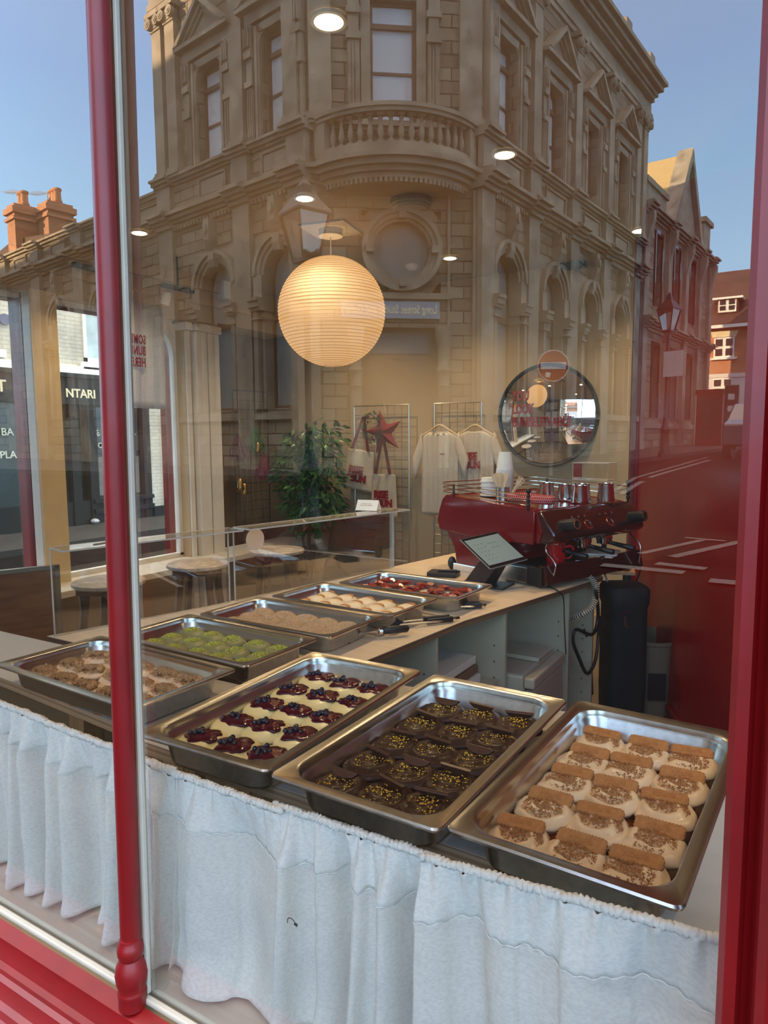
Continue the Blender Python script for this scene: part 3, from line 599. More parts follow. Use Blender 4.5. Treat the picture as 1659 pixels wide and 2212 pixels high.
for za,zb_,ww in ((h(775),h(732),.95),(h(858),h(818),.85)):
    m=MB(); m.box(wx-ww/2,wx+ww/2,.0,.06,za,zb_); m.m=1
    for sx_ in (-1,1):
        for sz in (0,1): m.box(wx+sx_*.24-.16,wx+sx_*.24+.16,.06,.08,za+.1+sz*(zb_-za)*.47,za+(.36+sz*.47)*(zb_-za)+.08)
    m.m=0; m.box(wx-ww/2-.15,wx+ww/2+.15,0,.16,za-.1,za); m.build('window',[sashw,pane_dark],hs)
m=MB(); z_=h(732); m.prism([(wx-.55,z_),(wx+.55,z_),(wx+.65,z_+.3),(wx-.65,z_+.3)],0,.1); m.build('lintel',cream_paint,hs)
dzr=h(684); xd=gl(1572,662).x-x0; m=MB(); m.box(xd-.5,xd+.5,-1.6,-.35,dzr+.1,h(655)+.1); m.m=1; m.box(xd-.72,xd+.72,-1.7,-.15,h(655)+.1,h(655)+.2); m.m=2
m.box(xd-.42,xd+.42,-.35,-.3,dzr+.15,h(655)+.05); m.m=3
for a in (-.22,.2):
    for c in (0,1): m.box(xd+a-.13,xd+a+.13,-.3,-.27,dzr+.25+c*.28,dzr+.47+c*.28)
m.build('dormer',[roof_tile,sashw,sashw,pane_dark],hs)
# ---- street lamps, sign, car, kiosk, road markings
def lamp_post(px, ptop, D, lab, sc, bar=True):
    d=ray(px,ptop)*D; p=V(d.x,d.y); g=gz(p.y)+.1; H=CAMZ+d.z-g
    o=thing('street_lamp',lab,'street lamp',(p.x,p.y,g),R(20),group='victorian street lamps')
    m=MB(); m.lathe([(.16,0),(.16,.12),(.12,.2),(.11,.7),(.13,.74),(.085,.85),(.07,.95),(.05,1.1),(.042,H-1.55),(.06,H-1.5),(.045,H-1.4),(.04,H-1.05*sc)],n=12); m.build('post',iron,o,smooth=40)
    if bar:
        m=MB(); zb_=CAMZ+(ray(658,550)*D).z-g; m.tube([(-.28,0,zb_),(.28,0,zb_)],.025); m.ball((-.28,0,zb_),.04); m.ball((.28,0,zb_),.04); m.lathe([(.05,zb_-.09),(.075,zb_-.03),(.075,zb_+.03),(.05,zb_+.09)],n=10); m.build('ladder_bar',iron,o)
    m=MB(); w=.21*sc; z0=H-.95*sc; z1=H-.45*sc; m.box(-w*.55,w*.55,-w*.55,w*.55,z0-.05,z0)
    for sx_ in (-1,1):
        for sy in (-1,1): m.tube([(sx_*w*.55,sy*w*.55,z0),(sx_*w,sy*w,z1)],.014,4)
    m.rings([[(sx_*r_,sy*r_,z) for sx_,sy in ((-1,-1),(1,-1),(1,1),(-1,1))] for r_,z in ((w*1.12,z1),(w*1.12,z1+.03),(w*.5,z1+.22*sc),(w*.3,z1+.26*sc),(w*.3,z1+.34*sc),(.03,z1+.40*sc),(.015,H))]); m.build('lantern_frame',iron,o)
    m=MB(); m.rings([[(sx_*r_,sy*r_,z) for sx_,sy in ((-1,-1),(1,-1),(1,1),(-1,1))] for r_,z in ((w*.5,z0),(w*.95,z1))]); m.build('lantern_glass',glassmat('lantern_glass',.15,.8,(.75,.75,.72)) if 'lantern_glass' not in MT else MT['lantern_glass'],o)
    return o
l1=lamp_post(657,380,9,'tall iron street lamp reflected just above the paper lantern',1.1)
l2=lamp_post(1447,632,18,'dark iron street lamp with a parking sign, reflected over the red partition',1.0,False)
m=MB(); m.box(-.07,.45,.05,.07,2.1,2.75); o=m.build('parking_plate',mat('plate_white',(.6,.6,.6),.5),l2)
d=ray(1195,790)*13.3; p=V(d.x,d.y); o=thing('no_entry_sign','round red no entry sign with a white bar, reflected over the round mirror','road sign',(p.x,p.y,gz(p.y)),R(-28))
zc_=CAMZ+d.z-gz(p.y); m=MB(); m.tube([(0,-.05,0),(0,-.05,zc_+.3)],.035,10); m.build('post',mat('post_grey',(.25,.25,.25),.5),o)
m=MB(); n=32
def disc(mb,r,y0,y1,cx=0,cz=0,n=32): return mb.rings([[(cx+r*math.cos(2*math.pi*i/n),yy,cz+r*math.sin(2*math.pi*i/n)) for i in range(n)] for yy in (y0,y1)])
disc(m,.30,0,.01,0,zc_); m.build('sign_rim',mat('sign_white',(.7,.68,.66),.5),o); m=MB(); disc(m,.28,.01,.014,0,zc_); m.build('sign_disc',mat('sign_red',(.45,.06,.03),.5),o)
m=MB(); m.box(-.24,.24,.014,.018,zc_-.065,zc_+.065); m.build('sign_bar',MT['sign_white'],o)
m=MB(); m.cb((-.1,.016,zc_-.17),(.09,.004,.09),ry=R(10)); m.build('sticker',MT['sign_white'],o)
# parked car at the right
d=ray(1618,905)*20; p=V(d.x,d.y); o=thing('parked_car','dark parked car, reflected beside the right-hand red post','car',(p.x+.6,p.y,gz(p.y)),R(97))
carm=mat('car_paint',(.03,.035,.05),.2,coat=.8)
m=MB(); prof=[(-2.1,.3),(-2.15,.7),(-2.0,.95),(-1.1,1.02),(-.5,1.48),(.9,1.52),(1.7,1.05),(2.1,.95),(2.15,.35)]; m.prism(prof,-.85,.85); m.build('body',carm,o,bevel=.06)
m=MB(); m.prism([(-1.0,1.04),(-.48,1.42),(.85,1.45),(1.5,1.08)],-.86,.86); m.build('window',pane_dark,o)
for x in (-1.35,1.35):
    for y in (-.8,.8): m=MB(); disc(m,.32,y-.1,y+.1,x,.32,20); m.build('wheel',black_plastic,o)
for y in (-1.05,.85): m=MB(); m.box(-.75,-.55,y,y+.2,.98,1.12); m.build('wing_mirror',MT['sign_white'],o)
# red kiosk and notice post
d=ray(1535,945)*29; p=V(d.x,d.y); z=gz(p.y)
o=thing('telephone_kiosk','red telephone kiosk standing before the whitewashed wall','telephone box',(p.x,p.y,z),R(5)); m=MB(); m.box(-.5,.5,-.5,.5,0,2.25); m.box(-.55,.55,-.55,.55,0,.1); m.box(-.55,.55,-.55,.55,2.2,2.4); m.build('cabin',red_dark,o,bevel=.02)
for r_ in range(6):
    for c in range(2): m=MB(); m.box(-.36+c*.38,-.02+c*.38,.5,.51,.45+r_*.27,.68+r_*.27); m.build('pane',pane_dark,o)
d=ray(1578,930)*24; p=V(d.x,d.y); z=gz(p.y); o=thing('notice_post','dark street notice post with small white notices','sign post',(p.x,p.y,z),R(5)); m=MB(); m.box(-.22,.22,-.1,.1,0,2.3); m.build('post',iron,o,bevel=.03)
for k in range(3): m=MB(); m.box(-.1,.1,.1,.11,1.0+.4*k,1.2+.4*k); m.build('notice',MT['plate_white'],o)
# road markings and kerb lines (seen reflected low in the glass)
def stripe(a,b_,w):
    A_,B_=[V(q.x,q.y) for q in (a,b_)]; dd=(B_-A_).normalized(); nn=Vector((-dd.y,dd.x,0))*w/2; vs=[A_+nn,B_+nn,B_-nn,A_-nn]
    mm=MB(); N=8; top=[]
    for i in range(N+1):
        p=A_.lerp(B_,i/N); top.append([(p.x+nn.x,p.y+nn.y,gz(p.y)+.012),(p.x-nn.x,p.y-nn.y,gz(p.y)+.012)])
    for i in range(N): mm.add([top[i][0],top[i][1],top[i+1][1],top[i+1][0]],[(0,1,2,3)])
    return mm
def gpt(px,py):                                     # where a mirrored sight line meets the sloping street
    dd=ray(px,py); t=1.
    for _ in range(60):
        z=gz(1.4-dd.y*t); t=t+.6*((z-CAMZ)/dd.z-t)
    return Vector((dd.x*t,dd.y*t))
mk=[((1382,1198),(1520,1168),.09),((1480,1163),(1568,1171),.09),((1452,1205),(1600,1172),.12),((1418,1219),(1525,1231),.16),((1300,1222),(1478,1239),.18),((1532,1256),(1600,1262),.2),((1340,1070),(1535,994),.10),((1330,1060),(1530,988),.08),
    ((560,1180),(880,1215),.07),((300,1225),(390,1270),.05)]
allm=MB()
for a,c,w in mk:
    try:
        q_=stripe(gpt(*a),gpt(*c),w); allm.add(q_.v,q_.f)
    except Exception as ex: print('stripe',ex)
tag(allm.build('road_marking',road_paint,None),kind='structure')
# pavement in front of the corner building
struct('ground_pavement_corner', slab([(-30,-9.8),(-10.5,-9.9),(-7.5,-10.4),(-5.0,-12.6),(-3.9,-16),(-2.9,-26),(-1.5,-37),(-8,-37),(-8,-20),(-12,-14),(-30,-14)],.12), paving)

# ================================================================ the side street on the left
XS=-12.5
sh=thing('shop_terrace','cream brick terrace with a black shopfront across the side street, seen through the left windows','building',(XS,9,-.3))
IS=Matrix.Translation((XS,9,-.3)).inverted()
def sp(mb,name,mats,par=sh,M=None,**k): return mb.build(name,mats,par,M=IS if par is sh else M,**k)
YD=10.5                                             # where the black shopfront ends
Z=lambda px,py: atx(px,py,XS).z
Yp=lambda px,py: atx(px,py,XS).y
m=MB(); m.box(XS-8,XS,2,20,2.85,9); m.m=1; m.box(XS-.3,XS+.10,2,YD+1.2,2.80,2.95); m.m=0; m.box(XS-8,XS-.01,YD,20,-.4,2.9); m.box(XS-8,XS-.35,2,20,-.4,2.9); sp(m,'wall',[white_brick,sashw])
m=MB(); m.box(XS-.01,XS+.08,YD,YD+2.2,-.4,.02); m.box(XS-.2,XS+.05,YD+1.6,20,-.4,-.02); sp(m,'plinth',shop_black)
m=MB(); m.box(XS-.3,XS+.06,2,YD,2.25,2.80); m.box(XS-.3,XS+.16,2,YD,2.72,2.80); m.box(XS-.3,XS+.10,2,YD,2.2,2.26); m.box(XS-.3,XS+.02,2,YD,-.4,.28); 
for y in (5.2,7.9,8.62,9.02,YD-.14): m.box(XS-.25,XS+.05,y-.07,y+.12,-.4,2.25)
m.box(XS-.25,XS+.09,9.0,YD,.0,.1); m.box(XS-.25,XS+.09,9.0,YD,.22,.3)
sp(m,'shopfront',shop_black)
m=MB(); m.box(XS-.2,XS-.16,2,YD,.25,2.25); sp(m,'shop_window',pane_teal)
m=MB(); m.box(XS-.15,XS-.12,9.15,YD-.2,.35,1.15); sp(m,'shop_blind',mat('shop_blind',(.16,.16,.15),.7,nz=.2))
m=MB(); m.box(XS-.16,XS-.1,8.15,8.6,-.3,2.15); m.box(XS-.1,XS-.06,8.22,8.52,-.1,.7); m.ball((XS-.04,8.58,Z(158,1048)),.03); sp(m,'shop_door',[shop_black])
def sgn(body,y,z,size,sx_=1,mat_=gold,name='shop_lettering',off=.07,bold=.004,al='LEFT',rot=0):
    o=text(name,body,size,mat_,sh,IS@frame((XS+off,y,z),(0,math.cos(rot),math.sin(rot)),(0,-math.sin(rot),math.cos(rot))),.01,bold,al,sx_); return o
sgn('ST',6.98,2.38,.30); sgn('NTARI',8.47,2.34,.235,.98)
cream_l=mat('letter_cream',(.55,.60,.50),.6)
for t_,y,z,s in (('BA',7.27,1.60,.19),('&',7.05,1.38,.19),('PLA',7.22,1.18,.19)): sgn(t_,y,z,s,1,cream_l,'window_lettering',-.14,.002)
for t_,px,py,rr in (('D',214,945,35),('E',222,936,25),('W',291,938,-32)): sgn(t_,Yp(px,py),Z(px,py)-.05,.17,1,cream_l,'window_lettering',-.14,.002,'CENTER',R(rr))
sgn('BO',Yp(212,968),Z(212,968),.16,1,cream_l,'window_lettering',-.14,.002); sgn('P',Yp(287,968),Z(287,968),.16,1,cream_l,'window_lettering',-.14,.002)
# upper sash windows and the tall white window at the right
def wwin(y0,y1,z0,z1,mid=True,mt=pane_grey):
    m=MB(); m.box(XS-.14,XS+.03,y0,y0+.07,z0,z1); m.box(XS-.14,XS+.03,y1-.07,y1,z0,z1); m.box(XS-.14,XS+.03,y0,y1,z1-.07,z1); m.box(XS-.14,XS+.03,y0,y1,z0,z0+.09); m.box(XS-.14,XS+.10,y0-.08,y1+.08,z0-.14,z0)
    if mid: zm=(z0+z1)/2; m.box(XS-.12,XS+.02,y0,y1,zm-.04,zm+.04)
    o=sp(m,'window_frame',sashw); g=MB(); g.box(XS+.0,XS+.012,y0+.07,y1-.07,z0+.09,z1-.07); g.build('pane',mt,o); return o
wwin(Yp(181,780),Yp(181,780)+.62,3.05,5.0,mt=mat('pane_sky',(.42,.50,.50),.12,nz=.25,nscale=2)); wwin(6.6,7.25,3.12,5.0,mt=MT['pane_sky']); wwin(Yp(373,800),Yp(373,800)+.75,3.05,4.5,mt=pane_dark)
ya=Yp(362,1000); wwin(ya,ya+1.4,.02,2.1,False,MT['pane_sky']); m=MB(); m.box(XS-.1,XS+.04,ya,ya+1.4,.62,.72); m.box(XS-.1,XS+.04,ya,ya+1.4,1.62,1.70); m.box(XS,XS+.1,ya-.12,ya+.0,-.38,2.1); m.m=0; sp(m,'window_rail',sashw)
m=MB(); m.box(XS+.03,XS+.05,ya+.15,ya+.5,.15,.5); o=sp(m,'number_plate',gold); text('plate_number','61',.3,iron,sh,IS@frame((XS+.055,ya+.17,.2),(0,1,0),(0,0,1)),.002,.004)
# pub sign roundel
m=MB(); n=20; yy,zz=Yp(8,690),Z(8,690); m.rings([[(XS+xx,yy+.1*math.cos(2*math.pi*i/n),zz+.1*math.sin(2*math.pi*i/n)) for i in range(n)] for xx in (.0,.05)]); sp(m,'blue_plaque',mat('plaque_blue',(.05,.07,.16),.4))
m=MB(); m.prism([(2,9),(20,9),(20,9.2),(2,9.2)],XS-8,XS+.2,'x'); sp(m,'parapet',sashw)
# unseen blocks added behind the terrace, stepped to shade the corner building
m=MB(); m.box(-75,-32,2,20,-.3,12.8); m.box(-32,-26.6,2,20,-.3,15.6); m.box(-26.6,XS-8.1,2,20,-.3,18.5); struct('wall_sun_blocker',m,white_brick)
# crumpled wrapping on the far pavement
g=MB(); random.seed(4)
for k in range(5): g.ball((random.uniform(-.18,.18),random.uniform(-.1,.1),.05),random.uniform(.05,.09),7,1.3,1,.7)
p=atz(190,1132,-.2); o=tag(g.build('litter',mat('litter_grey',(.35,.35,.36),.5),None,loc=(p.x,p.y,-.19)),'crumpled pale wrapping lying on the far pavement','litter')
# ================================================================ COUNTERS
ZR=.857                                              # rear counter top
def board(name,label,poly,z1,th,top,edge,loc0):
    c=Vector((sum(p[0] for p in poly)/len(poly),sum(p[1] for p in poly)/len(poly)))
    o=thing(name,label,'counter',(c.x,c.y,z1-th)); m=MB(); m.prism([(p[0]-c.x,p[1]-c.y) for p in poly],0,th-.0012,'z'); m.build('plywood_core',edge,o)
    m=MB(); m.prism([(p[0]-c.x,p[1]-c.y) for p in poly],th-.0012,th,'z'); m.build('surface',top,o); return o
fb=board('window_counter','pale plywood counter board along the window under the three front trays',[(-1.115,.868),(.30,.846),(.30,1.50),(-1.115,1.36)],.915,.026,lam_top,ply_edge,0)
lb=board('window_counter','pale plywood counter board left of the mullion under the crumble tray',[(-2.25,1.02),(-1.72,.985),(-1.29,.95),(-1.12,.936),(-1.12,1.27),(-2.25,1.245)],.88,.024,lam_top,ply_edge,0)
rb=board('rear_counter','long plywood topped counter running back under the rear trays and coffee machine',[(-2.13,1.335),(-1.125,1.335),(-1.075,1.68),(-1.02,2.2),(-.83,3.05),(-.80,3.24),(-1.03,3.42),(-1.10,3.62),(-1.66,3.62),(-1.775,2.95),(-1.975,1.9)],ZR,.022,ply_top,ply_shaded,0)
# timber frame under the window boards: parts of the boards
def part_at(mb,name,mt,root,loc,**k): return mb.build(name,mt,root,loc=Vector(loc)-root.location,**k)
for i,(x,y) in enumerate(((-1.085,.965),(-.905,.965))):
    m=MB(); m.box(-.03,.03,-.03,.03,0,.889); pst=part_at(m,'leg',timber,fb,(x,y,0),bevel=.002)
    m=MB(); m.box(.032,.062,-.028,.0,.60,.889); m.build('cleat',timber,pst,bevel=.002); m=MB(); m.lathe([(.004,0),(.004,.003)],n=8); m.build('screw',chrome,pst,M=Matrix.Translation((.045,-.0285,.80))@Matrix.Rotation(R(90),4,'X'))
m=MB(); m.box(-.03,.03,-.03,.03,0,.856); part_at(m,'leg',timber,lb,(-1.6,1.1,0)); m=MB(); m.box(-.03,.03,-.03,.03,0,.889); part_at(m,'leg',timber,fb,(-.1,1.1,0))
m=MB(); m.box(-2.2,-1.13,1.19,1.22,.2,.85); part_at(m,'back_panel',melamine,lb,(0,0,0)); m=MB(); m.box(-1.10,.28,1.25,1.28,.2,.85); part_at(m,'back_panel',melamine,fb,(0,0,0))
m=MB(); m.prism([(.846+.02+.04*math.sin(i*.9),.885-.58*i/12) for i in range(13)]+[(.90+.04*math.sin(i*.9),.885-.58*i/12) for i in range(12,-1,-1)],-.62,.0,'x') if 0 else m.rings([[(-.62+.62*i/20,1.15+.02*math.sin(i*1.3),.885-.6*j/8) for i in range(21)] for j in range(9)],close=False,cap=False); tag(m.build('dark_cloth',black_soft,None,solid=.003),'black cloth hanging in the dark under the window counter','cloth')
# melamine shelving below the rear counter
UN=thing('shelving_unit','white melamine shelving unit with drilled uprights under the rear counter','cabinet',(-1.2,2.5,0))
def edgex(y): 
    P=[(1.335,-1.13),(1.68,-1.075),(2.2,-1.02),(3.05,-.83),(3.30,-.79)]
    for (a,xa),(c,xc_) in zip(P,P[1:]):
        if a<=y<=c: return xa+(xc_-xa)*(y-a)/(c-a)
    return -.85
for y in (2.05,2.48,2.95,3.18):
    m=MB(); m.box(-.46,0,-.009,.009,.02,.832); up=part_at(m,'upright_panel',melamine,UN,(edgex(y)-.015,y,0),bevel=.001)
    m=MB()
    for k in range(10):
        for xx in (-.045,-.415): m.rings([[(xx+.0035*math.cos(a*math.pi/4),yy,.12+k*.064+.0035*math.sin(a*math.pi/4)) for a in range(8)] for yy in (-.0096,-.0085)])
    m.build('peg_hole',black_plastic,up,kind='stuff')
m=MB(); m.box(-1.62,-1.58,1.4,3.3,.0,.833); part_at(m,'back_panel',melamine,UN,(0,0,0))
m=MB(); m.box(-.43,-.0,-.4,-.012,0,.015); part_at(m,'shelf',melamine,UN,(edgex(2.48)-.04,2.483,.55))
for k,(dz,lab,c) in enumerate(((.0,'white flat box at the bottom of the pile under the rear counter',(.6,.57,.5)),(.034,'brown flat box in the middle of the pile under the rear counter',(.16,.09,.05)),(.068,'white flat box on top of the pile under the rear counter',(.6,.56,.48)))):
    m=MB(); m.box(-.15,.15,-.13,.13,0,.03); tag(m.build('flat_box',mat('box%d'%k,c,.6),None,loc=(edgex(2.3)-.2-.01*k,2.28,.567+dz),bevel=.002),lab,'box','flat boxes under the rear counter')
# mini fridge
fx=edgex(2.9)-.05; o=thing('mini_fridge','small white fridge under the rear counter with a tray on top','fridge',(fx,2.71,.02)); 
m=MB(); m.box(-.42,0,-.2,.2,0,.56); m.build('cabinet',fridge_white,o,bevel=.012)
m=MB(); m.box(.002,.035,-.2,.2,.03,.50); m.build('door',fridge_white,o,bevel=.01); m=MB(); m.box(.002,.045,-.2,.2,.51,.555); m.build('top_strip',fridge_white,o,bevel=.008)
text('badge_lettering','DISS',.035,mat('badge_grey',(.2,.18,.15),.4),o,frame((.0365,-.03,.30),(0,1,0),(0,0,1)),.001,.001)
m=MB(); m.box(-.12,.12,-.09,.09,0,.018); tag(m.build('white_tray',fridge_white,None,loc=(fx-.12,2.78,.583),bevel=.004),'small white lid lying on top of the fridge','lid')
# tall black container with clip, grey bin behind it
p=aty(1349,1262,3.36); o=thing('black_canister','tall black fabric covered canister with a wire clip beside the counter','container',(p.x,p.y,0),R(32)); o.scale=(.9,.9,(p.z-.0)/.775)
m=MB(); n=40
def rr(hx,hy,r_,z,k=6): 
    pts=[]
    for cx_,cy_,a0 in ((hx-r_,hy-r_,0),(-hx+r_,hy-r_,90),(-hx+r_,-hy+r_,180),(hx-r_,-hy+r_,270)):
        for j in range(k+1): a=R(a0+90*j/k); pts.append((cx_+r_*math.cos(a),cy_+r_*math.sin(a),z))
    return pts
m.rings([rr(.095,.10,.05,0),rr(.102,.11,.05,.3),rr(.100,.108,.05,.68),rr(.108,.115,.055,.70),rr(.11,.117,.055,.76),rr(.10,.108,.05,.775)]); m.build('canister_body',black_soft,o,smooth=40)
m=MB(); m.tube([(.012*math.cos(a),0,.012*math.sin(a)) for a in [R(30*k) for k in range(12)]],.0015,5); m.tube([(.003,0,-.01),(.012,0,-.06)],.0015,5); m.tube([(-.003,0,-.01),(.0,0,-.055)],.0015,5)
m.build('wire_clip',chrome,o,M=Matrix.Translation((-.035,-.118,.66)))
p=aty(1404,1372,3.56); o=thing('waste_bin','grey plastic waste bin behind the black canister','bin',(p.x,p.y,0),R(-64.8)); o.scale=(1,1,p.z/.64); m=MB(); m.rings([rr(.12,.075,.06,.0),rr(.15,.094,.08,.62),rr(.158,.102,.09,.625),rr(.158,.102,.09,.645),rr(.148,.092,.08,.645),rr(.115,.07,.06,.02)]); m.build('bin_shell',bin_grey,o,smooth=40)
m=MB(); m.box(-.003,.003,-.04,.04,.30,.46); m.build('bin_label',black_plastic,o,M=Matrix.Translation((.150,0,0)))
# small side table with a black tray, behind
p=atz(1340,1222,.84); o=thing('side_table','dark topped side table by the end of the counter','table',(p.x-.17,p.y+.14,0),R(15)); m=MB(); m.box(-.2,.2,-.22,.22,.80,.815); m.build('table_top',birch,o); m=MB(); m.box(-.17,.17,-.19,.19,.815,.845); m.build('black_tray',black_plastic,o,bevel=.004); m=MB()
for sx_ in (-1,1):
    for sy in (-1,1): m=MB(); m.box(sx_*.17-.012,sx_*.17+.012,sy*.19-.012,sy*.19+.012,0,.80); m.build('leg',black_plastic,o)
# corrugated waste hose and cables
def spl(pts,n=10):
    pts=[Vector(p) for p in pts]; out=[]
    for i in range(len(pts)-1):
        p0=pts[max(i-1,0)];p1=pts[i];p2=pts[i+1];p3=pts[min(i+2,len(pts)-1)]
        for k in range(n):
            t=k/n; out.append(.5*((2*p1)+(p2-p0)*t+(2*p0-5*p1+4*p2-p3)*t*t+(3*p1-p0-3*p2+p3)*t**3))
    out.append(pts[-1]); return out
hp=[atz(1180,1252,.874),atz(1226,1246,.876),atz(1266,1244,.878),atx(1285,1262,-.80),atx(1287,1290,-.79),atx(1275,1315,-.80),atx(1252,1330,-.84),atx(1232,1338,-.9)]
cpts=spl(hp,26); o=thing('waste_hose','cream corrugated hose looping over the counter end','hose',hp[0]); m=MB(); L0=hp[0]; m.tube([p-L0 for p in cpts],[.015 if k%4<2 else .0115 for k in range(len(cpts))],10); m.m=0; m.build('corrugated_tube',mat('hose_cream',(.62,.52,.36),.5),o)
m=MB()
for k in range(2,len(cpts)-2,4):
    a,b_=cpts[k],cpts[k+2]; m.tube([a-L0,b_-L0],.0132,10)
m.build('dark_groove',black_plastic,o,kind='stuff')
def cable(lab,pts,r=.004,mt=black_plastic,name='power_cable'):
    L0=Vector(pts[0]); m=MB(); m.tube([p-L0 for p in spl(pts,8)],r,6); return tag(m.build(name,mt,None,loc=L0,smooth=True),lab,'cable','cables at the counter end')
cable('thin black cable running from the tablet past the teal connector and down the cabinet',[atz(1095,1256,.861),atz(1140,1258,.861),atz(1180,1266,.861),atz(1205,1276,.861),atx(1217,1292,-.865),atx(1219,1340,-.87),atx(1222,1400,-.875),atx(1228,1470,-.88)],.0025)
cable('thick black cable looping below the corrugated hose',[atx(1287,1275,-.78),atx(1292,1330,-.79),atx(1280,1370,-.8),atx(1245,1360,-.84),atx(1238,1385,-.85),atx(1250,1420,-.84),atx(1268,1455,-.82),atx(1285,1430,-.8),atx(1292,1380,-.8),atx(1294,1330,-.8)],.008)
cable('black cable hanging against the drilled panel',[atx(1262,1360,-.85),atx(1275,1400,-.85),atx(1278,1450,-.85),atx(1280,1500,-.85)],.005)
cable('black cable arching behind the counter end beside the side table',[atz(1300,1205,.86),atz(1335,1198,.89),atz(1375,1205,.88),atz(1382,1235,.84),atz(1370,1262,.77)],.004)
cable('grey cable crossing the counter end below the side table',[atz(1235,1236,.862),atz(1270,1225,.87),atz(1300,1232,.865),atz(1312,1255,.83)],.005,mat('cable_grey',(.35,.32,.28),.5))
p=atz(1178,1262,.861); m=MB(); m.cb((0,0,.007),(.045,.018,.014),R(-15)); tag(m.build('connector_plug',mat('teal',(.0,.32,.30),.4),None,loc=(p.x,p.y,ZR),bevel=.002),'teal connector plug lying on the counter','plug')
# ================================================================ acrylic guards
def guard(lab,a,b_,h0=ZR,h1=1.15):
    a=Vector(a);b_=Vector(b_); d=b_-a; L_=d.length; o=thing('sneeze_guard',lab,'screen',(a.x,a.y,h0),math.atan2(d.y,d.x),group='clear acrylic guards'); H=h1-h0
    m=MB(); m.box(0,L_,-.0025,.0025,0,H); m.build('front_sheet',acrylic,o); m=MB(); m.box(0,L_,-.11,.0,H+.0005,H+.005); m.build('top_shelf',acrylic,o)
    m=MB(); m.box(0,L_,-.0035,.0035,H-.001,H+.0055); m.box(0,L_,-.112,-.109,H,H+.0055); m.box(-.002,.001,-.0035,.0035,0,H); m.box(L_-.001,L_+.002,-.0035,.0035,0,H); m.box(-.002,.001,-.11,0,H,H+.0055); m.box(L_-.001,L_+.002,-.11,0,H,H+.0055); m.build('polished_edge',acrylic_edge,o); return o
g1=guard('clear acrylic guard at the left behind the crumble and pistachio trays',(-2.10,1.345),(-1.945,1.995)); g2=guard('clear acrylic guard behind the far trays carrying the folded card',(-1.938,2.02),(-1.758,2.95))
m=MB(); m.rings([[(.045*math.cos(2*math.pi*i/28),yy,.045*math.sin(2*math.pi*i/28)) for i in range(28)] for yy in (-.001,.001)]); tag(m.build('round_sticker',mat('sticker_cream',(.66,.50,.36),.6),None,M=Matrix.Translation(Vector((-1.938,2.02,1.095))+Vector((.18,.93,0)).normalized()*.10+Vector((.007,-.002,0)))@Matrix.Rotation(math.atan2(.93,.18),4,'Z')),'round cream sticker on the acrylic guard near the far stool','sticker')
p=Vector((-1.758,2.95,0))-Vector((.18,.93,0)).normalized()*.15
o=thing('tent_card','small white folded card standing on the acrylic guard','card',(p.x-.02,p.y,1.157),R(10)); m=MB(); m.box(-.045,.045,-.0006,.0006,0,.05)
m=MB(); 
for s in (-1,1): m.add([(-.055,s*.03,0),(.055,s*.03,0),(.055,0,.048),(-.055,0,.048)],[(0,1,2,3)])
m.build('folded_sheet',paper_white,o,solid=.0012)
for k,wd in enumerate(('ALLERGEN GUIDE','PLEASE ASK A MEMBER','OF OUR TEAM')): text('card_lettering',wd,.0065,ink_dark,o,frame((0,-.0165-.0045*k*-1-.012+.0045*(2-k)*.0,.030-.0085*k),(1,0,0),(0,.03,.048))@Matrix.Translation((0,0,.002)),.0001,0,'CENTER')
# ================================================================ TRAYS AND BUNS
TL,TW=.545,.300
def tray_meshes():
    hx,hy=TL/2,TW/2; k=6
    R_=lambda dx,r_,z: rr(hx-dx,hy-dx,r_,z,k)
    m=MB(); m.rings([R_(.0005,.013,-.007),R_(-.0008,.014,-.003),R_(.0012,.013,.0),R_(.004,.012,-.0006),R_(.017,.042,-.0006),R_(.0205,.044,-.0035)],cap=False)
    rim=m.build('rim',steel,None,smooth=50)
    m=MB(); m.rings([R_(.0205,.044,-.0035),R_(.0225,.044,-.012),R_(.0225,.044,-.0155),R_(.0245,.043,-.018),R_(.031,.040,-.054),R_(.035,.036,-.061),R_(.045,.030,-.0650)],cap=False)
    m.add(R_(.045,.030,-.0650),[tuple(range(4*(k+1)))]); body=m.build('pan_body',steel_side,None,smooth=50)
    return rim,body
t_rim,t_body=tray_meshes()
tray_spec=[('blue',-.866,1.064,1.8+90,.98),('choc',-.545,1.060,-.9+90,.98),('bisc',-.236,1.063,-2.3+90,.98),('crum',-1.446,1.076,-2.2,.945),('pist',-1.478,1.447,-1.4,.922),('cinn',-1.447,1.761,-.6,.922),('cara',-1.41,2.079,-3.0,.922),('berr',-1.331,2.401,-3.2,.922)]
tl={'blue':'steel tray of pale cream buns with blueberry compote, right of the mullion','choc':'steel tray of dark chocolate iced buns, between the blueberry and biscuit trays','bisc':'steel tray of cream iced buns topped with biscuits, beside the right post','crum':'steel tray of crumble and toffee buns behind the red mullion','pist':'steel tray of green pistachio buns on the rear counter','cinn':'steel tray of tan crumb covered buns on the rear counter','cara':'steel tray of white iced buns with caramel streaks','berr':'steel tray of red strawberry slices farthest back beside the tablet'}
TM={}
for i,(k,x,y,a,z) in enumerate(tray_spec):
    o=thing('steel_tray',tl[k],'tray',(x,y,z),R(a),group='steel gastronorm trays')
    for src in (t_rim,t_body):
        c=src if i==0 else src.copy()
        if i: COL.objects.link(c)
        c.parent=o; kids.setdefault(o.name,[]).append(c)
    TM[k]=(x,y,R(a),z)
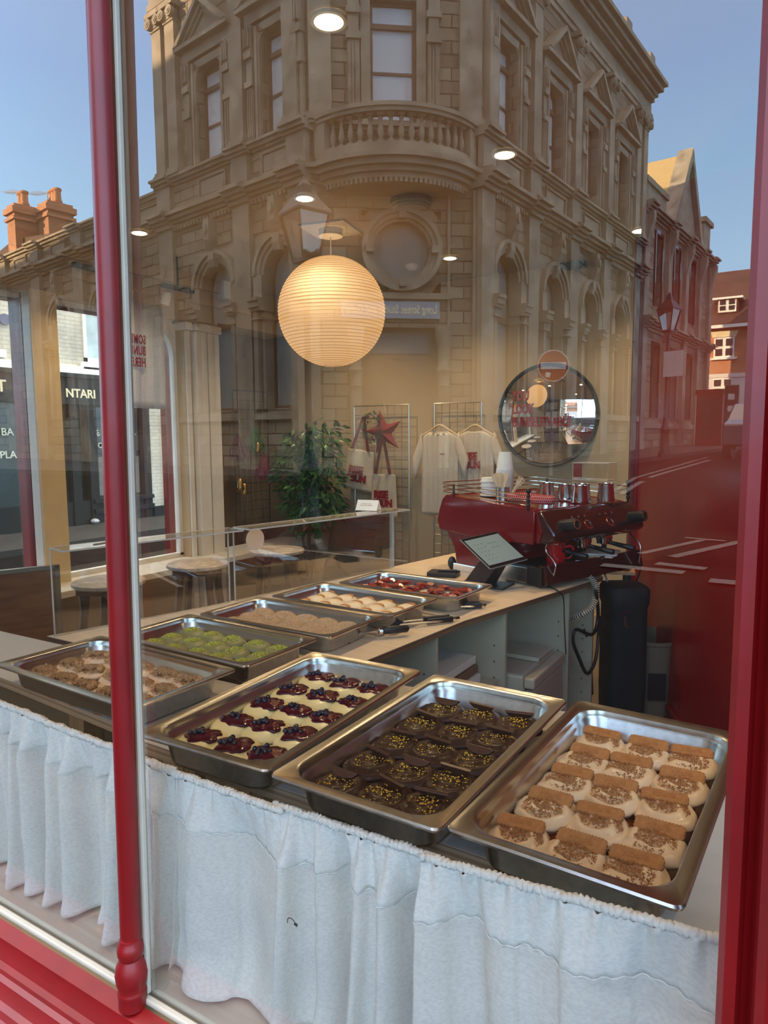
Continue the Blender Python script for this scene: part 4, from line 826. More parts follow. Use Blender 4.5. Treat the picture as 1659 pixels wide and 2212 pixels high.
# ---- bun pieces
def fbm(p,s,oct_=3): return noise.fractal(Vector(p)*s,1.0,2.0,oct_)
def blob(mb,rx,ry,h,seed,irr=.1,bumps=.0,bs=60,edge=2.6,c=(0,0,0),nr=9,ns=26,swirl=0,under=.004):
    rs=[]
    for j in range(nr+1):
        t=j/nr; ring=[]
        for i in range(ns):
            a=2*math.pi*i/ns; w=1+irr*fbm((math.cos(a),math.sin(a),seed),1.4)
            r_=1-t**1.3*.985; z=h*(1-r_**edge)**.62
            x=c[0]+rx*r_*w*math.cos(a); y=c[1]+ry*r_*w*math.sin(a)
            z+=bumps*fbm((x+seed,y,seed*3.1),bs)*(1 if t>.12 else .3)+swirl*math.sin(a+r_*15+seed)*min(1,(1-r_)*6)
            ring.append((x,y,c[2]+z))
        rs.append(ring)
    base=[(c[0]+(p[0]-c[0])*.96,c[1]+(p[1]-c[1])*.96,c[2]-under) for p in rs[0]]
    mb.rings([base]+rs)
def scatter(mb,n,rx,ry,zf,s,seed,flat=.8,core=0.9):
    rd=random.Random(seed)
    for _ in range(n):
        r_=rd.random()**.62*core; a=rd.random()*6.283; x=rx*r_*math.cos(a); y=ry*r_*math.sin(a); z=zf(x/rx,y/ry); q_=s*rd.uniform(.5,1.5); ro=rd.random()*6
        pts=[]
        for k in range(3): pts.append((x+q_*math.cos(ro+k*2.1),y+q_*math.sin(ro+k*2.1),z-q_*.3+rd.uniform(-.3,.3)*q_))
        pts.append((x+rd.uniform(-.3,.3)*q_,y,z+q_*flat)); mb.add(pts,[(0,1,2),(0,1,3),(1,2,3),(2,0,3)])
cream_ic=mat('cream_ic',(.90,.74,.35),.38,coat=.15,sub=.12)
bisc_ic=mat('bisc_ic',(.72,.52,.31),.42,coat=.15,sub=.12,nz=.06,nscale=60)
choc_ic=mat('choc_ic',(.040,.013,.006),.42,coat=.05,spec=.35,nz=.15,nscale=50)
choc_bar=mat('choc_bar',(.07,.024,.011),.38)
zest=mat('zest',(.90,.48,.03),.6,nz=.3,nscale=300)
biscuit=mat('biscuit',(.38,.155,.042),.7,nz=.15,nscale=120,bump=.3,bscale=300)
crumbm=mat('crumbm',(.36,.14,.035),.85,nz=.35,nscale=200)
pist_ic=mat('pist_ic',(.25,.235,.085),.42,coat=.1,nz=.05)
pist_nut=mat('pist_nut',(.48,.46,.07),.7,nz=.65,nscale=250)
cin_ic=mat('cin_ic',(.56,.37,.19),.7,nz=.12,nscale=120,bump=.6,bscale=260)
cin_cr=mat('cin_cr',(.64,.43,.23),.85,nz=.15,nscale=150)
car_ic=mat('car_ic',(.82,.66,.42),.42,sub=.1)
caramel=mat('caramel',(.58,.23,.05),.4,nz=.2,nscale=60)
toffee=mat('toffee',(.16,.05,.015),.35,nz=.3,nscale=60)
crum_ic=mat('crum_ic',(.84,.62,.40),.45,sub=.1,nz=.08,nscale=40)
crumble=mat('crumble',(.48,.28,.12),.85,nz=.3,nscale=120,bump=.5,bscale=200)
compote=mat('compote',(.075,.001,.010),.18,spec=.35,nz=.4,nscale=60)
berry=mat('berry',(.012,.008,.022),.22,coat=.3,nz=.4,nscale=80)
straw=mat('straw',(.27,.018,.006),.3,coat=.35,nz=.35,nscale=60)
def mkbun(kind,v):
    """one bun with its own icing and topping; local z=0 on the pan floor, x to the right, y away"""
    o=thing(kind+'_bun','','bun'); rx,ry,H=.0410,.0455,.030; s=v*7.3+len(kind)
    m=MB(); blob(m,rx*1.0,ry*1.0,H*.75,s,.05,edge=6,ns=20,nr=5,under=0); m.build('dough',dough,o,smooth=True)
    zf=lambda h0,h:(lambda x,y: h0+h*max(0,1-(x*x+y*y)**1.3)**.62)
    rd=random.Random(v*13+len(kind))
    if kind=='blueberry':
        m=MB(); blob(m,rx*1.14,ry*1.16,.017,s,.05,.0012,25,3.6,(0,0,.024)); m.build('icing',cream_ic,o,smooth=True)
        m=MB(); blob(m,.0360,.0300,.0050,s+3,.34,.0018,90,3,(.003,0,.0398),ns=28,nr=6,under=.003); m.build('compote',compote,o,smooth=True)
        first=None
        for k in range(9):
            a=rd.random()*6.28; q_=rd.uniform(.0,.018); M_=Matrix.Translation((-.007+q_*math.cos(a)*1.1,q_*math.sin(a),.0445+rd.uniform(0,.005)*(1-q_/.018)))@Matrix.Scale(rd.uniform(.8,1.15),4)
            if first is None: m=MB(); m.ball((0,0,0),.0050,10); first=m.build('blueberry',berry,o,smooth=True,M=M_)
            else: c=first.copy(); COL.objects.link(c); c.parent=o; c.matrix_local=M_; kids[o.name].append(c)
    elif kind=='chocolate':
        m=MB(); blob(m,rx*1.17,ry*1.07,.0125,s,.14,.0030,40,3.4,(0,0,.023),swirl=.0016,nr=13,ns=36); m.build('icing',choc_ic,o,smooth=True)
        m=MB(); n=9; L2=.0285; pts=[(-L2,0)]+[(-L2+2*L2*k/n,-.015*math.sin(math.pi*k/n)**.5) for k in range(1,n)]+[(L2,0)]
        m.prism(pts,-.003,.003,'y'); m.build('chocolate_segment',choc_bar,o,M=Matrix.Translation((0,.017+rd.uniform(-.004,.004),.0475))@Matrix.Rotation(R(rd.uniform(-12,14)),4,'Z')@Matrix.Rotation(R(-50 if v==0 else rd.uniform(18,38)),4,'X'),bevel=.001)
        m=MB(); scatter(m,120,rx*1.05,ry*.95,zf(.0245,.0130),.0015,v+5,.6,1.0); m.build('orange_zest',zest,o,kind='stuff')
    elif kind=='biscuit':
        m=MB(); blob(m,rx*1.14,ry*1.06,.0125,s,.16,.0045,34,3.4,(0,-.003,.024),swirl=.0022,nr=12,ns=36); m.build('icing',bisc_ic,o,smooth=True)
        m=MB(); scatter(m,560,rx*.92,ry*.66,lambda x,y:zf(.0262,.0135)(x,y*.7-.15),.0015,v+9,.6,.95); m.v=[(q[0],q[1]-.007,q[2]) for q in m.v]; m.build('biscuit_crumbs',crumbm,o,kind='stuff')
        m=MB(); n=16; hx,hy=.0335,.0125; out=[]
        per=[]
        for (x0,y0,x1,y1,c) in ((-hx,-hy,hx,-hy,14),(hx,-hy,hx,hy,5),(hx,hy,-hx,hy,14),(-hx,hy,-hx,-hy,5)):
            for k in range(c*2):
                t=k/(c*2); w=.0009*(1 if k%2 else -1); x=x0+(x1-x0)*t; y=y0+(y1-y0)*t; nx,ny=(y1-y0),-(x1-x0); l=math.hypot(nx,ny); x+=nx/l*w; y+=ny/l*w
                cr=.006; ax,ay=abs(x),abs(y)
                if ax>hx-cr and ay>hy-cr:
                    dx,dy=ax-(hx-cr),ay-(hy-cr); dd=math.hypot(dx,dy); 
                    if dd>cr: f_=cr/dd; x=math.copysign(hx-cr+dx*f_,x); y=math.copysign(hy-cr+dy*f_,y)
                per.append((x,y))
        m.rings([[(x,y,z) for x,y in per] for z in (0,.0048)]+[[(x*.95,y*.92,.0058) for x,y in per]])
        M_=Matrix.Translation((-.003+rd.uniform(-.004,.004),.022+rd.uniform(-.004,.002),.0365))@Matrix.Rotation(R(rd.uniform(-12,12)),4,'Z')@Matrix.Rotation(R(rd.uniform(10,26)),4,'X')
        b_=m.build('biscuit',biscuit,o,M=M_); text('biscuit_lettering','Lotus',.0145,crumbm,b_,Matrix.Translation((0,-.0035,.0059)),.0003,.0003,'CENTER',1.0)
    elif kind=='pistachio':
        m=MB(); blob(m,rx*1.08,ry*1.02,.018,s,.12,.0022,22,3.0,(0,0,.024),swirl=.0010); m.build('icing',pist_ic,o,smooth=True)
        m=MB(); scatter(m,260,rx*.80,ry*.80,zf(.0285,.0160),.0029,v+2,1,.95); m.build('chopped_pistachio',pist_nut,o,kind='stuff')
    elif kind=='cinnamon_crumb':
        m=MB(); blob(m,rx*1.12,ry*1.05,.021,s,.08,.003,70,2.6,(0,0,.023)); m.build('icing',cin_ic,o,smooth=True)
        m=MB(); scatter(m,260,rx*1.02,ry*.98,zf(.0245,.021),.0023,v+4,1,1.0); m.build('sugar_crumbs',cin_cr,o,kind='stuff')
    elif kind=='caramel':
        m=MB(); blob(m,rx*1.10,ry*1.02,.024,s,.08,.0015,25,2.4,(0,0,.022)); m.build('icing',car_ic,o,smooth=True)
        m=MB(); rs=[]
        for j in range(5):
            t=-1+j/2; rs.append([(.033*math.sin(R(-60+120*k/10)),.012+.020*math.cos(R(-60+120*k/10))-.006+.006*t*math.cos(R(-60+120*k/10)*1.4),.0462-.0012*t*t-.0065*math.sin(R(-60+120*k/10))**2) for k in range(11)])
        m.rings(rs,close=False,cap=False); m.build('caramel_streak',caramel,o,solid=.0018,smooth=True)
    elif kind=='toffee_crumble':
        m=MB(); blob(m,rx*1.15,ry*1.10,.016,s,.08,.002,28,3,(0,0,.026)); m.build('icing',crum_ic,o,smooth=True)
        m=MB()
        for k in range(13):
            a=rd.random()*6.28; q_=rd.uniform(0,.025); blob(m,rd.uniform(.008,.013),rd.uniform(.008,.012),rd.uniform(.007,.011),k+s,.35,.003,150,2.2,(q_*math.cos(a)*1.25,q_*math.sin(a),.040),nr=5,ns=11)
        scatter(m,320,.042,.036,lambda x,y:.0405+.009*(1-min(1,x*x+y*y)),.0026,v,.9,1); m.build('crumble_topping',crumble,o)
        m=MB()
        for k in range(7):
            a=rd.random()*6.28; q_=rd.uniform(.01,.024); m.cb((q_*math.cos(a)*1.2,q_*math.sin(a)-.006,.0435),(.009,.007,.006),rd.random()*3,rd.random(),rd.random())
        m.build('toffee_piece',toffee,o,bevel=.001,kind='stuff')
    elif kind=='strawberry':
        m=MB(); blob(m,rx*1.05,ry*1.0,.012,s,.1,.001,25,3,(0,0,.022)); m.build('icing',car_ic,o,smooth=True)
        m=MB()
        for k in range(16):
            a=rd.random()*6.28; q_=rd.uniform(0,.036); z=.040+rd.uniform(0,.010)*(1-q_/.045)
            m.T=Matrix.Translation((q_*math.cos(a),q_*math.sin(a),z))@Matrix.Rotation(rd.random()*6.28,4,'Z')@Matrix.Rotation(rd.uniform(-.7,.7),4,'X')
            m.prism([(.0165*math.sin(t)*(1-.35*math.cos(t)*1),-.014*math.cos(t)) for t in [2*math.pi*j/10 for j in range(10)]],-.0012,.0012,'z'); m.T=None
        m.build('strawberry_slice',straw,o,kind='stuff')
    return o
rowsn=['front row','second row from the front','middle row','fourth row from the front','back row']
colsn=['left','middle','right']; col5=['far left','second from the left','centre','second from the right','far right']; row3=['front','middle','back']
specs={'blue':('blueberry','bun topped with blueberry compote'),'choc':('chocolate','chocolate iced bun'),'bisc':('biscuit','biscuit topped bun'),'crum':('toffee_crumble','toffee crumble bun'),'pist':('pistachio','green pistachio bun'),'cinn':('cinnamon_crumb','tan crumb covered bun'),'cara':('caramel','white caramel streaked bun'),'berr':('strawberry','bun under red strawberry slices')}
rd=random.Random(11)
for k in specs:
    kind,desc=specs[k]; x0,y0,a,z=TM[k]; front=k in('blue','choc','bisc'); NC,NR=(3,5) if front else (5,3); pxs,pys=(.0770,.0915) if front else (.0915,.0745); ang=a-(math.pi/2 if front else 0); protos=[mkbun(kind,v) for v in range(4)]; used=set()
    for r_ in range(NR):
        for c in range(NC):
            lx=(c-(NC-1)/2)*pxs+rd.uniform(-.004,.004); ly=(r_-(NR-1)/2)*pys+rd.uniform(-.004,.004)+(.006*(c-(NC-1)/2) if k=='choc' else 0)
            v=(r_*NC+c)%4; wx=x0+lx*math.cos(ang)-ly*math.sin(ang); wy=y0+lx*math.sin(ang)+ly*math.cos(ang)
            where=(rowsn[r_]+', '+colsn[c]) if front else (row3[r_]+' row, '+col5[c])
            lab='%s, %s of its tray'%(desc,where); loc=(wx,wy,z-.0645); rot=(0,0,ang+(rd.uniform(-.12,.12) if front or k=='cara' else rd.uniform(-.5,.5)))
            if k=='cara': rot=(0,0,ang+rd.uniform(-.1,.1)-.25)
            if v not in used: used.add(v); o=protos[v]; o.location=loc; o.rotation_euler=rot; o['label']=lab
            else: o=dup(protos[v],loc,rot,lab)
            o['group']='buns in the %s tray'%kind.replace('_',' '); 
            if k in('cinn','pist','berr','crum'): o.scale=(1.06,.90,1)
            if k=='crum': o.scale=(.98,.84,1)
    # the syrup that lies on the bottom of the pan between the buns
for k in ('bisc','choc'):
    x0,y0,a,z=TM[k]; m=MB(); m.rings([rr(TL/2-.052,TW/2-.052,.03,-.0640),rr(TL/2-.044,TW/2-.044,.03,-.052)]); 
    tag(m.build('syrup_layer',mat('syrup_'+k,(.22,.05,.01),.15,coat=.6,nz=.4,nscale=30),None,M=Matrix.Translation((x0,y0,z))@Matrix.Rotation(a,4,'Z')),'sticky brown syrup around the %s buns'%('biscuit topped' if k=='bisc' else 'chocolate'),'syrup',kind='stuff')
# ================================================================ ESPRESSO MACHINE and what is on it
EO=Vector((-1.045,2.86,ZR)); ea=R(-21)               # near front corner; local x = toward its front, y = its width, away from us
EM=thing('espresso_machine','large glossy dark red espresso machine at the far end of the counter','coffee machine',EO,ea)
WM=.66
# side profile: x from back (-.58) to front (.03), z up
side=[(-.545,.195),(-.56,.235),(-.548,.29),(-.525,.345),(-.50,.368),(.045,.335),(.055,.325),(.052,.20),(.045,.183),(-.30,.178)]
m=MB(); m.prism(side,0,.012); m.prism(side,WM-.012,WM); m.prism([(p[0]*1.0,p[1]-.002) for p in side[:5]]+[(-.48,.37),(-.48,.19)],.012,WM-.012); m.build('side_panel',mach_red,EM,bevel=.005,smooth=30)
m=MB(); m.prism([(-.50,.366),(.04,.333),(.06,.31),(.085,.24),(.07,.19),(-.50,.19)],.014,WM-.014); m.build('upper_body',mach_red,EM,bevel=.004)
m=MB(); m.prism([(.046,.335),(.075,.325),(.145,.245),(.15,.215),(.11,.19),(.05,.185)],.02,WM+.02); m.build('front_fascia',mach_dark,EM,bevel=.012,smooth=30)
m=MB(); m.prism([(-.53,.19),(-.47,.11),(-.455,.03),(-.10,.03),(-.13,.19)],.03,WM-.03); m.build('lower_body',mach_red,EM,bevel=.006,smooth=30)
m=MB(); m.prism([(-.47,.0),(-.47,.035),(-.12,.035),(-.12,0)],.02,WM-.02); m.build('back_plinth',chrome,EM,bevel=.004)
m=MB(); m.ball((-.485,.03,.03),.022,10,1,1,1.5); m.build('foot',black_plastic,EM)
m=MB(); m.prism([(-.14,.012),(.075,.012),(.075,.082),(-.14,.082)],.0,WM); m.build('drip_base',steel,EM,bevel=.004)
m=MB(); m.prism([(.078,.0),(.125,.02),(.105,.098),(.076,.098)],.01,WM+.06); m.m=1; m.box(.02,.1,-.004,.004,.012,.09); m.build('drip_fascia',[mach_dark,black_plastic],EM,bevel=.003)
m=MB(); m.box(-.13,.10,.02,WM,.0825,.088)
m.build('drip_grid',black_plastic,EM)
fd=Vector((.07,0,-.08)).normalized()
for k,(yy,lab) in enumerate(((.10,None),(.60,None))):   # round steam knobs, gold ringed
    m=MB(); m.T=Matrix.Translation((.115,yy,.262))@Matrix.Rotation(R(78),4,'Y'); m.lathe([(.026,0),(.028,.01),(.026,.07),(.024,.085)],n=20); m.T=None; o=m.build('steam_knob',black_plastic,EM,smooth=40)
    m=MB(); m.T=Matrix.Translation((.115,yy,.262))@Matrix.Rotation(R(78),4,'Y'); m.lathe([(.0215,.0855),(.0215,.088),(.017,.088),(.017,.0855)],n=20,cap=False); m.T=None; m.build('gold_ring',mat('brass%d'%k,(.75,.52,.16),.3,1),o)
for yy in (.27,.43):
    m=MB(); m.T=Matrix.Translation((.122,yy,.252))@Matrix.Rotation(R(50),4,'Y'); m.lathe([(.025,0),(.025,.012),(.018,.014),(.018,.004)],n=20); m.T=None; m.build('pressure_dial',chrome,EM)
for g_ in (.17,.37):
    for k in range(6): m=MB(); m.T=Matrix.Translation((.100,g_+k*.022,.292))@Matrix.Rotation(R(50),4,'Y'); m.lathe([(.0065,0),(.0065,.006)],n=10); m.T=None; m.build('push_button',chrome if k%2 else mach_dark,EM)
for yy in (.17,.36,.52):                               # group heads with portafilters
    m=MB(); m.lathe([(.038,0),(.038,-.02),(.034,-.035),(.034,-.045)],(.04,yy,.185),18); o=m.build('group_head',chrome,EM,smooth=30)
    m=MB(); m.tube([(.07,0,.148),(.12,0,.142),(.20,0,.135)],[.009,.011,.013],8); m.lathe([(.012,.12),(.012,.145)],(.04,0,0),8); m.build('portafilter_handle',black_plastic,o,M=Matrix.Translation((0,yy,0)),smooth=True)
for yy,rv in ((.06,0),(.66,0)):
    m=MB(); pts=spl([(.075,0,.185),(.072,0,.155),(.105,0,.125),(.125,0,.095),(.11,0,.045),(.10,0,-.0+.09 if 0 else .092-.055)],8) if yy<.3 else spl([(.08,0,.185),(.10,0,.165),(.135,0,.14),(.145,0,.10),(.138,0,.04)],8)
    m.tube(pts,.0042,8); o=m.build('steam_wand',chrome,EM,M=Matrix.Translation((0,yy,0)),smooth=True)
m=MB(); m.box(-.10,-.06,-.004,.03,.10,.165); m.build('hot_water_tap',black_plastic,EM,bevel=.006)
# cup rail
zt=lambda x: .368-(x+.50)*.0605
m=MB()
for k in range(3):
    z=.018+k*.020; o_=.006+k*.004
    loop=[(.03,-.005-o_,zt(.03)+z),(-.50,-.005-o_,zt(-.5)+z-.003),(-.535,.02,zt(-.5)+z),(-.535,WM-.02,zt(-.5)+z),(-.50,WM+o_,zt(-.5)+z),(.06,WM+o_,zt(.03)+z+.01)]
    m.tube(loop,.0026,6)
m.build('cup_rail',chrome,EM)
for x,y,hh in ((.03,-.012,.075),(-.43,-.012,.06),(.06,WM+.012,.085),(-.43,WM+.01,.06)):
    m=MB(); m.tube([(x,y,zt(x)-.006),(x,y,zt(x)+hh)],.005,8)
    if x>0:
        for k in range(3): m.ball((x,y,zt(x)+.018+k*.020),.010,8)
        m.ball((x,y,zt(x)+hh+.004),.012,10)
    m.build('rail_post',black_plastic,EM,smooth=True)
def onM(x,y,z=0): 
    c,s=math.cos(ea),math.sin(ea); return Vector((EO.x+x*c-y*s,EO.y+x*s+y*c,EO.z+zt(x)+z))
# white paper cups: a tall stack and a wide short one
def cupstack(lab,loc,r0,r1,h,n,step):
    for k in range(n):
        m=MB(); m.lathe([(r0,0),(r1,h),(r1+.003,h),(r1+.003,h+.004),(r1-.001,h+.004),(r1-.002,h-.003),(r0-.002,.003)],n=24,cap=False); 
        tag(m.build('paper_cup',paper_white,None,loc=(loc.x,loc.y,loc.z+k*step),smooth=40),lab%k if '%' in lab else lab,'cup','white paper cups on the coffee machine')
lv=['bottom','second','third','fourth','fifth','sixth','top']
p=onM(-.36,.16,.003)
for k in range(4): m=MB(); m.lathe([(.036,.072),(.036,.0),(.046,-.0),(.046,-.004),(.034,-.004),(.034,.070)][::-1],n=24,cap=True); m=MB(); m.lathe([(.047,0),(.047,.006),(.044,.006),(.040,.022),(.001,.022)],n=24); tag(m.build('bowl_lid',paper_white,None,loc=(p.x,p.y,p.z+k*.022),smooth=40),'wide white paper tub, %s of the short stack on the coffee machine'%('bottom','second','third','top')[k],'tub','wide white tubs on the coffee machine')
p=onM(-.30,.20,.003)
for k in range(5):
    m=MB(); m.lathe([(.043,0),(.043,.007),(.041,.007),(.029,.088),(.0285,.09),(.0,.09)],n=24); tag(m.build('paper_cup',paper_white,None,loc=(p.x,p.y,p.z+.088+k*.009),smooth=40),'upturned white paper cup, %s of the tall stack on the coffee machine'%('bottom','second','middle','fourth','top')[k],'cup','white paper cups on the coffee machine')
m=MB(); m.lathe([(.040,0),(.040,.088)],n=20); tag(m.build('cup_base',paper_white,None,loc=p),'plain white tub that carries the tall stack of paper cups','tub')
# steel cup of wooden cutlery
p=onM(-.22,.10,.003); m=MB(); m.lathe([(.030,0),(.032,.06),(.030,.06),(.028,.003)],n=20,cap=False); tag(m.build('cutlery_pot',steel,None,loc=p,smooth=40),'steel pot holding wooden cutlery on the coffee machine','pot')
rd=random.Random(3)
for k in range(7):
    a=rd.uniform(-.35,.35); b2_=rd.uniform(-.2,.2); m=MB(); fork=k in(5,6)
    m.prism([(-.004,0),(.004,0),(.004,.07),(.010,.085),(.012,.105),(.008,.118),(.0,.122),(-.008,.118),(-.012,.105),(-.010,.085),(-.004,.07)] if not fork else [(-.004,0),(.004,0),(.004,.075),(.010,.088),(.010,.12),(.006,.12),(.005,.098),(.002,.098),(.002,.12),(-.002,.12),(-.002,.098),(-.005,.098),(-.006,.12),(-.010,.12),(-.010,.088),(-.004,.075)],-.0008,.0008)
    tag(m.build('wooden_fork' if fork else 'wooden_spoon',birch,None,M=Matrix.Translation((p.x+.010*(k-3)/3+(.02 if fork else 0),p.y+.004*(k%3-1),p.z+.006))@Matrix.Rotation(a+(.3 if fork else 0),4,'Y')@Matrix.Rotation(b2_,4,'X')),('wooden fork leaning right' if fork else 'wooden spoon standing upright')+' in the steel pot on the coffee machine','cutlery','wooden forks in the steel pot' if fork else 'wooden spoons in the steel pot')
# steel milk jugs
for k,(x,y,r_,h,lab) in enumerate(((-.16,.34,.038,.075,'steel milk jug farthest left, behind the cutlery'),(-.10,.40,.036,.072,'steel milk jug second from the left on the coffee machine'),(-.04,.45,.040,.078,'steel milk jug in the middle of the five'),(.0,.38,.040,.078,'steel milk jug fourth from the left on the coffee machine'),(.035,.53,.040,.085,'tall steel milk jug farthest right near the rail'))):
    p=onM(x,y,.004); o=thing('milk_jug',lab,'jug',p,group='steel milk jugs on the coffee machine'); m=MB(); m.lathe([(r_,0),(r_*1.02,.01),(r_*.86,h*.85),(r_*.90,h),(r_*.84,h),(r_*.80,h*.8),(r_*.9,.006)],n=24,cap=False); m.build('jug_body',chrome,o,smooth=40)
    m=MB(); m.tube(spl([(0,r_*.85,h*.85),(0,r_+.02,h*.8),(0,r_+.022,h*.4),(0,r_*.98,h*.2)],5),.003,6); m.build('handle',chrome,o)
# red checked towel
tw=brickmat('towel_check',(.45,.02,.03),(.36,.015,.025),(.75,.45,.42),.012,.012,.0012,bump=.1)
p=onM(-.06,.12,.004); m=MB(); 
for k,(rr_,zz) in enumerate(((.019,.019),(.013,.03))): m.tube(spl([(-.16,-.01,zz),(-.05,.0,zz+.004),(.04,-.01,zz+.002),(.09,.02,zz)],6),rr_,10)
m.ball((.085,.02,.022),.026,12,1,1.2,.85); tag(m.build('folded_towel',tw,None,M=Matrix.Translation(p)@Matrix.Rotation(ea,4,'Z'),smooth=True),'red and white checked towel bundled on the coffee machine','towel')
# clear acrylic box with two small glasses
p=onM(-.05,.56,.006); o=thing('clear_box','clear acrylic box standing at the back of the coffee machine','box',p,ea+R(10)); m=MB(); m.box(-.09,.09,-.05,.05,.09,.17); m.build('box_shell',acrylic,o); m=MB()
for a,c in (((-.09,-.05),(.09,-.05)),((.09,-.05),(.09,.05)),((.09,.05),(-.09,.05)),((-.09,.05),(-.09,-.05))):
    for z in (.09,.17): m.tube([(*a,z),(*c,z)],.0015,4)
    m.tube([(*a,.0),(*a,.17)],.0015,4)
m.build('box_edge',acrylic_edge,o)
# mug on the drip tray, saucer boards
pm=EO+Matrix.Rotation(ea,3,'Z')@Vector((.035,.17,.089)); o=thing('red_mug','glossy red mug standing on the drip tray of the coffee machine','mug',pm,ea)
mug=mat('mug_red',(.50,.005,.008),.15,coat=.5); m=MB(); m.lathe([(.040,0),(.042,.008),(.042,.085),(.039,.085),(.038,.01)],n=28,cap=False); m.build('mug_body',mug,o,smooth=40); m=MB(); m.tube(spl([(.03,.03,.07),(.045,.05,.072),(.052,.058,.045),(.04,.045,.02),(.028,.03,.02)],6),.005,8); m.build('handle',mug,o,smooth=True)
pm=EO+Matrix.Rotation(ea,3,'Z')@Vector((.03,.50,.089)); m=MB(); m.box(-.08,.08,-.09,.09,0,.008); m.cb((.01,.0,.011),(.15,.16,.006),R(8)); tag(m.build('folded_napkin',paper_white,None,loc=pm),'cream folded cloth lying on the drip tray','cloth')
# tablet till on its stand
pt=atz(1040,1262,ZR); TB=thing('tablet_till','tablet till on a dark angled stand in front of the coffee machine','tablet',pt,R(0))
P=lambda px,py,dd: Vector(ray(px,py)*dd)+Vector((0,0,CAMZ))-pt
# screen rectangle: its corners from the sight lines, a real plate 0.27 x 0.19 m
c0=P(992,1163,3.02); c1=P(1078,1148,3.12); c2=P(1135,1207,2.98); c3=P(1060,1232,2.86)
xa=((c2-c3)+(c1-c0)).normalized(); ya=((c0-c3)+(c1-c2)); ya=(ya-xa*ya.dot(xa)).normalized(); cc=(c0+c1+c2+c3)/4; wx_=((c2-c3).length+(c1-c0).length)/2; wy_=((c0-c3).length+(c1-c2).length)/2
MTb=frame(cc,xa,ya)
m=MB(); m.box(-wx_/2,wx_/2,-wy_/2,wy_/2,-.006,0); q_=m.build('tablet',mat('tablet_grey',(.16,.15,.15),.4),TB,M=MTb,bevel=.003)
m=MB(); m.box(-wx_/2+.004,wx_/2-.004,-wy_/2+.004,wy_/2-.004,.0002,.0012); bz=m.build('bezel',mat('bezel',(.01,.01,.01),.1),q_)
m=MB(); m.box(-wx_/2+.010,wx_/2-.010,-wy_/2+.020,wy_/2-.020,.0014,.0018); scr=m.build('screen',mat('screen',(.10,.12,.11),.15,emit=(.20,.25,.23),es=.55),q_)
m=MB(); ui=mat('screen_marks',(.03,.03,.03),.4)
for r_ in range(5):
    for c in range(3): m.box(-wx_*.33+c*wx_*.09,-wx_*.33+c*wx_*.09+.005,wy_*.22-r_*wy_*.12,wy_*.22-r_*wy_*.12+.003,.0019,.0021)
for r_ in range(2): m.box(wx_*-.02,wx_*.22,wy_*(.18-.14*r_),wy_*(.18-.14*r_)+.0015,.0019,.0021)
m.build('screen_print',ui,q_)
m=MB(); bt=cc+xa*.0-ya*wy_*.1+(MTb.to_3x3()@Vector((0,0,-.045))); z0=bt.z
m.rings([[(bt.x-.035,bt.y-.045,bt.z+.02),(bt.x+.035,bt.y-.04,bt.z-.01),(bt.x+.05,bt.y+.04,bt.z-.01),(bt.x-.02,bt.y+.04,bt.z+.02)],[(-.07,-.045,.006),(.03,-.055,.006),(.06,.03,.006),(-.04,.05,.006)]])
m.box(-.09,.13,-.075,.07,0,.008); m.build('stand',mat('stand_dark',(.035,.022,.022),.5),TB,bevel=.004)
p=atz(950,1243,ZR); m=MB(); m.box(-.07,.07,-.045,.045,0,.022); m.cb((.02,.0,.026),(.09,.02,.008),.2); tag(m.build('card_reader',black_plastic,None,M=Matrix.Translation((p.x+.02,p.y,ZR))@Matrix.Rotation(R(12),4,'Z'),bevel=.004),'black card machine lying left of the tablet','card reader')
# tongs and server
def tongs(lab,a,b_,w=.030):
    a=Vector(a);b_=Vector(b_); d=b_-a; o=thing('tongs',lab,'tongs',(a.x,a.y,ZR),math.atan2(d.y,d.x),group='black tipped serving tongs'); L_=d.length
    for s in (-1,1):
        m=MB(); m.tube(spl([(.0,s*w*.5,.014),(L_*.35,s*w*.62,.014),(L_*.7,s*w*.55,.012),(L_,0,.012)],5),[.004]*16 if 0 else .0045,6); m.build('arm',steel,o)
        m=MB(); m.ball((.0,s*w*.38,.016),.022,10,1.5,.45,.75)
        for k in range(5): m.ball((-.026+k*.012,s*w*.10,.016),.007,6,1,.8,1.6)
        m.build('gripping_tip',black_soft,o)
    m=MB(); m.box(L_*.5,L_*.92,-w*.5-.004,-w*.5+.008,.004,.024); m.box(L_*.5,L_*.92,w*.5-.008,w*.5+.004,.004,.024); m.tube([(L_*.95,0,.012),(L_*1.06,0,.012)],.006,6); m.build('handle_grip',black_plastic,o,bevel=.004); return o
tongs('black tipped tongs lying between the crumb tray and the caramel tray',atz(850,1348,.872),atz(985,1333,.872)); tongs('black tipped tongs lying beside the far strawberry tray',atz(958,1309,.872),atz(1045,1305,.872))
p1,p2=atz(700,1385,.868),atz(882,1365,.87); d=p2-p1; o=thing('cake_server','black handled cake server leaning from the counter to the tray edge','cake server',(p1.x,p1.y,ZR),math.atan2(d.y,d.x)); L_=d.length
m=MB(); m.prism([(-.02,-.016),(.075,-.03),(.085,0),(.075,.03),(-.02,.018)],.004,.0065,'z'); m.build('blade',black_plastic,o); m=MB(); m.tube(spl([(.08,0,.006),(.11,0,.022),(L_*.66,0,.03)],5),.0042,6); m.build('neck',chrome,o)
m=MB(); m.tube([(L_*.64,0,.026),(L_*.68,0,.026)],.0125,12); m.build('ferrule',chrome,o); m=MB(); m.tube([(L_*.68,0,.026),(L_*.8,0,.027),(L_*.98,0,.024),(L_,0,.022)],[.0125,.013,.012,.008],12); m.build('handle',black_plastic,o,smooth=True)
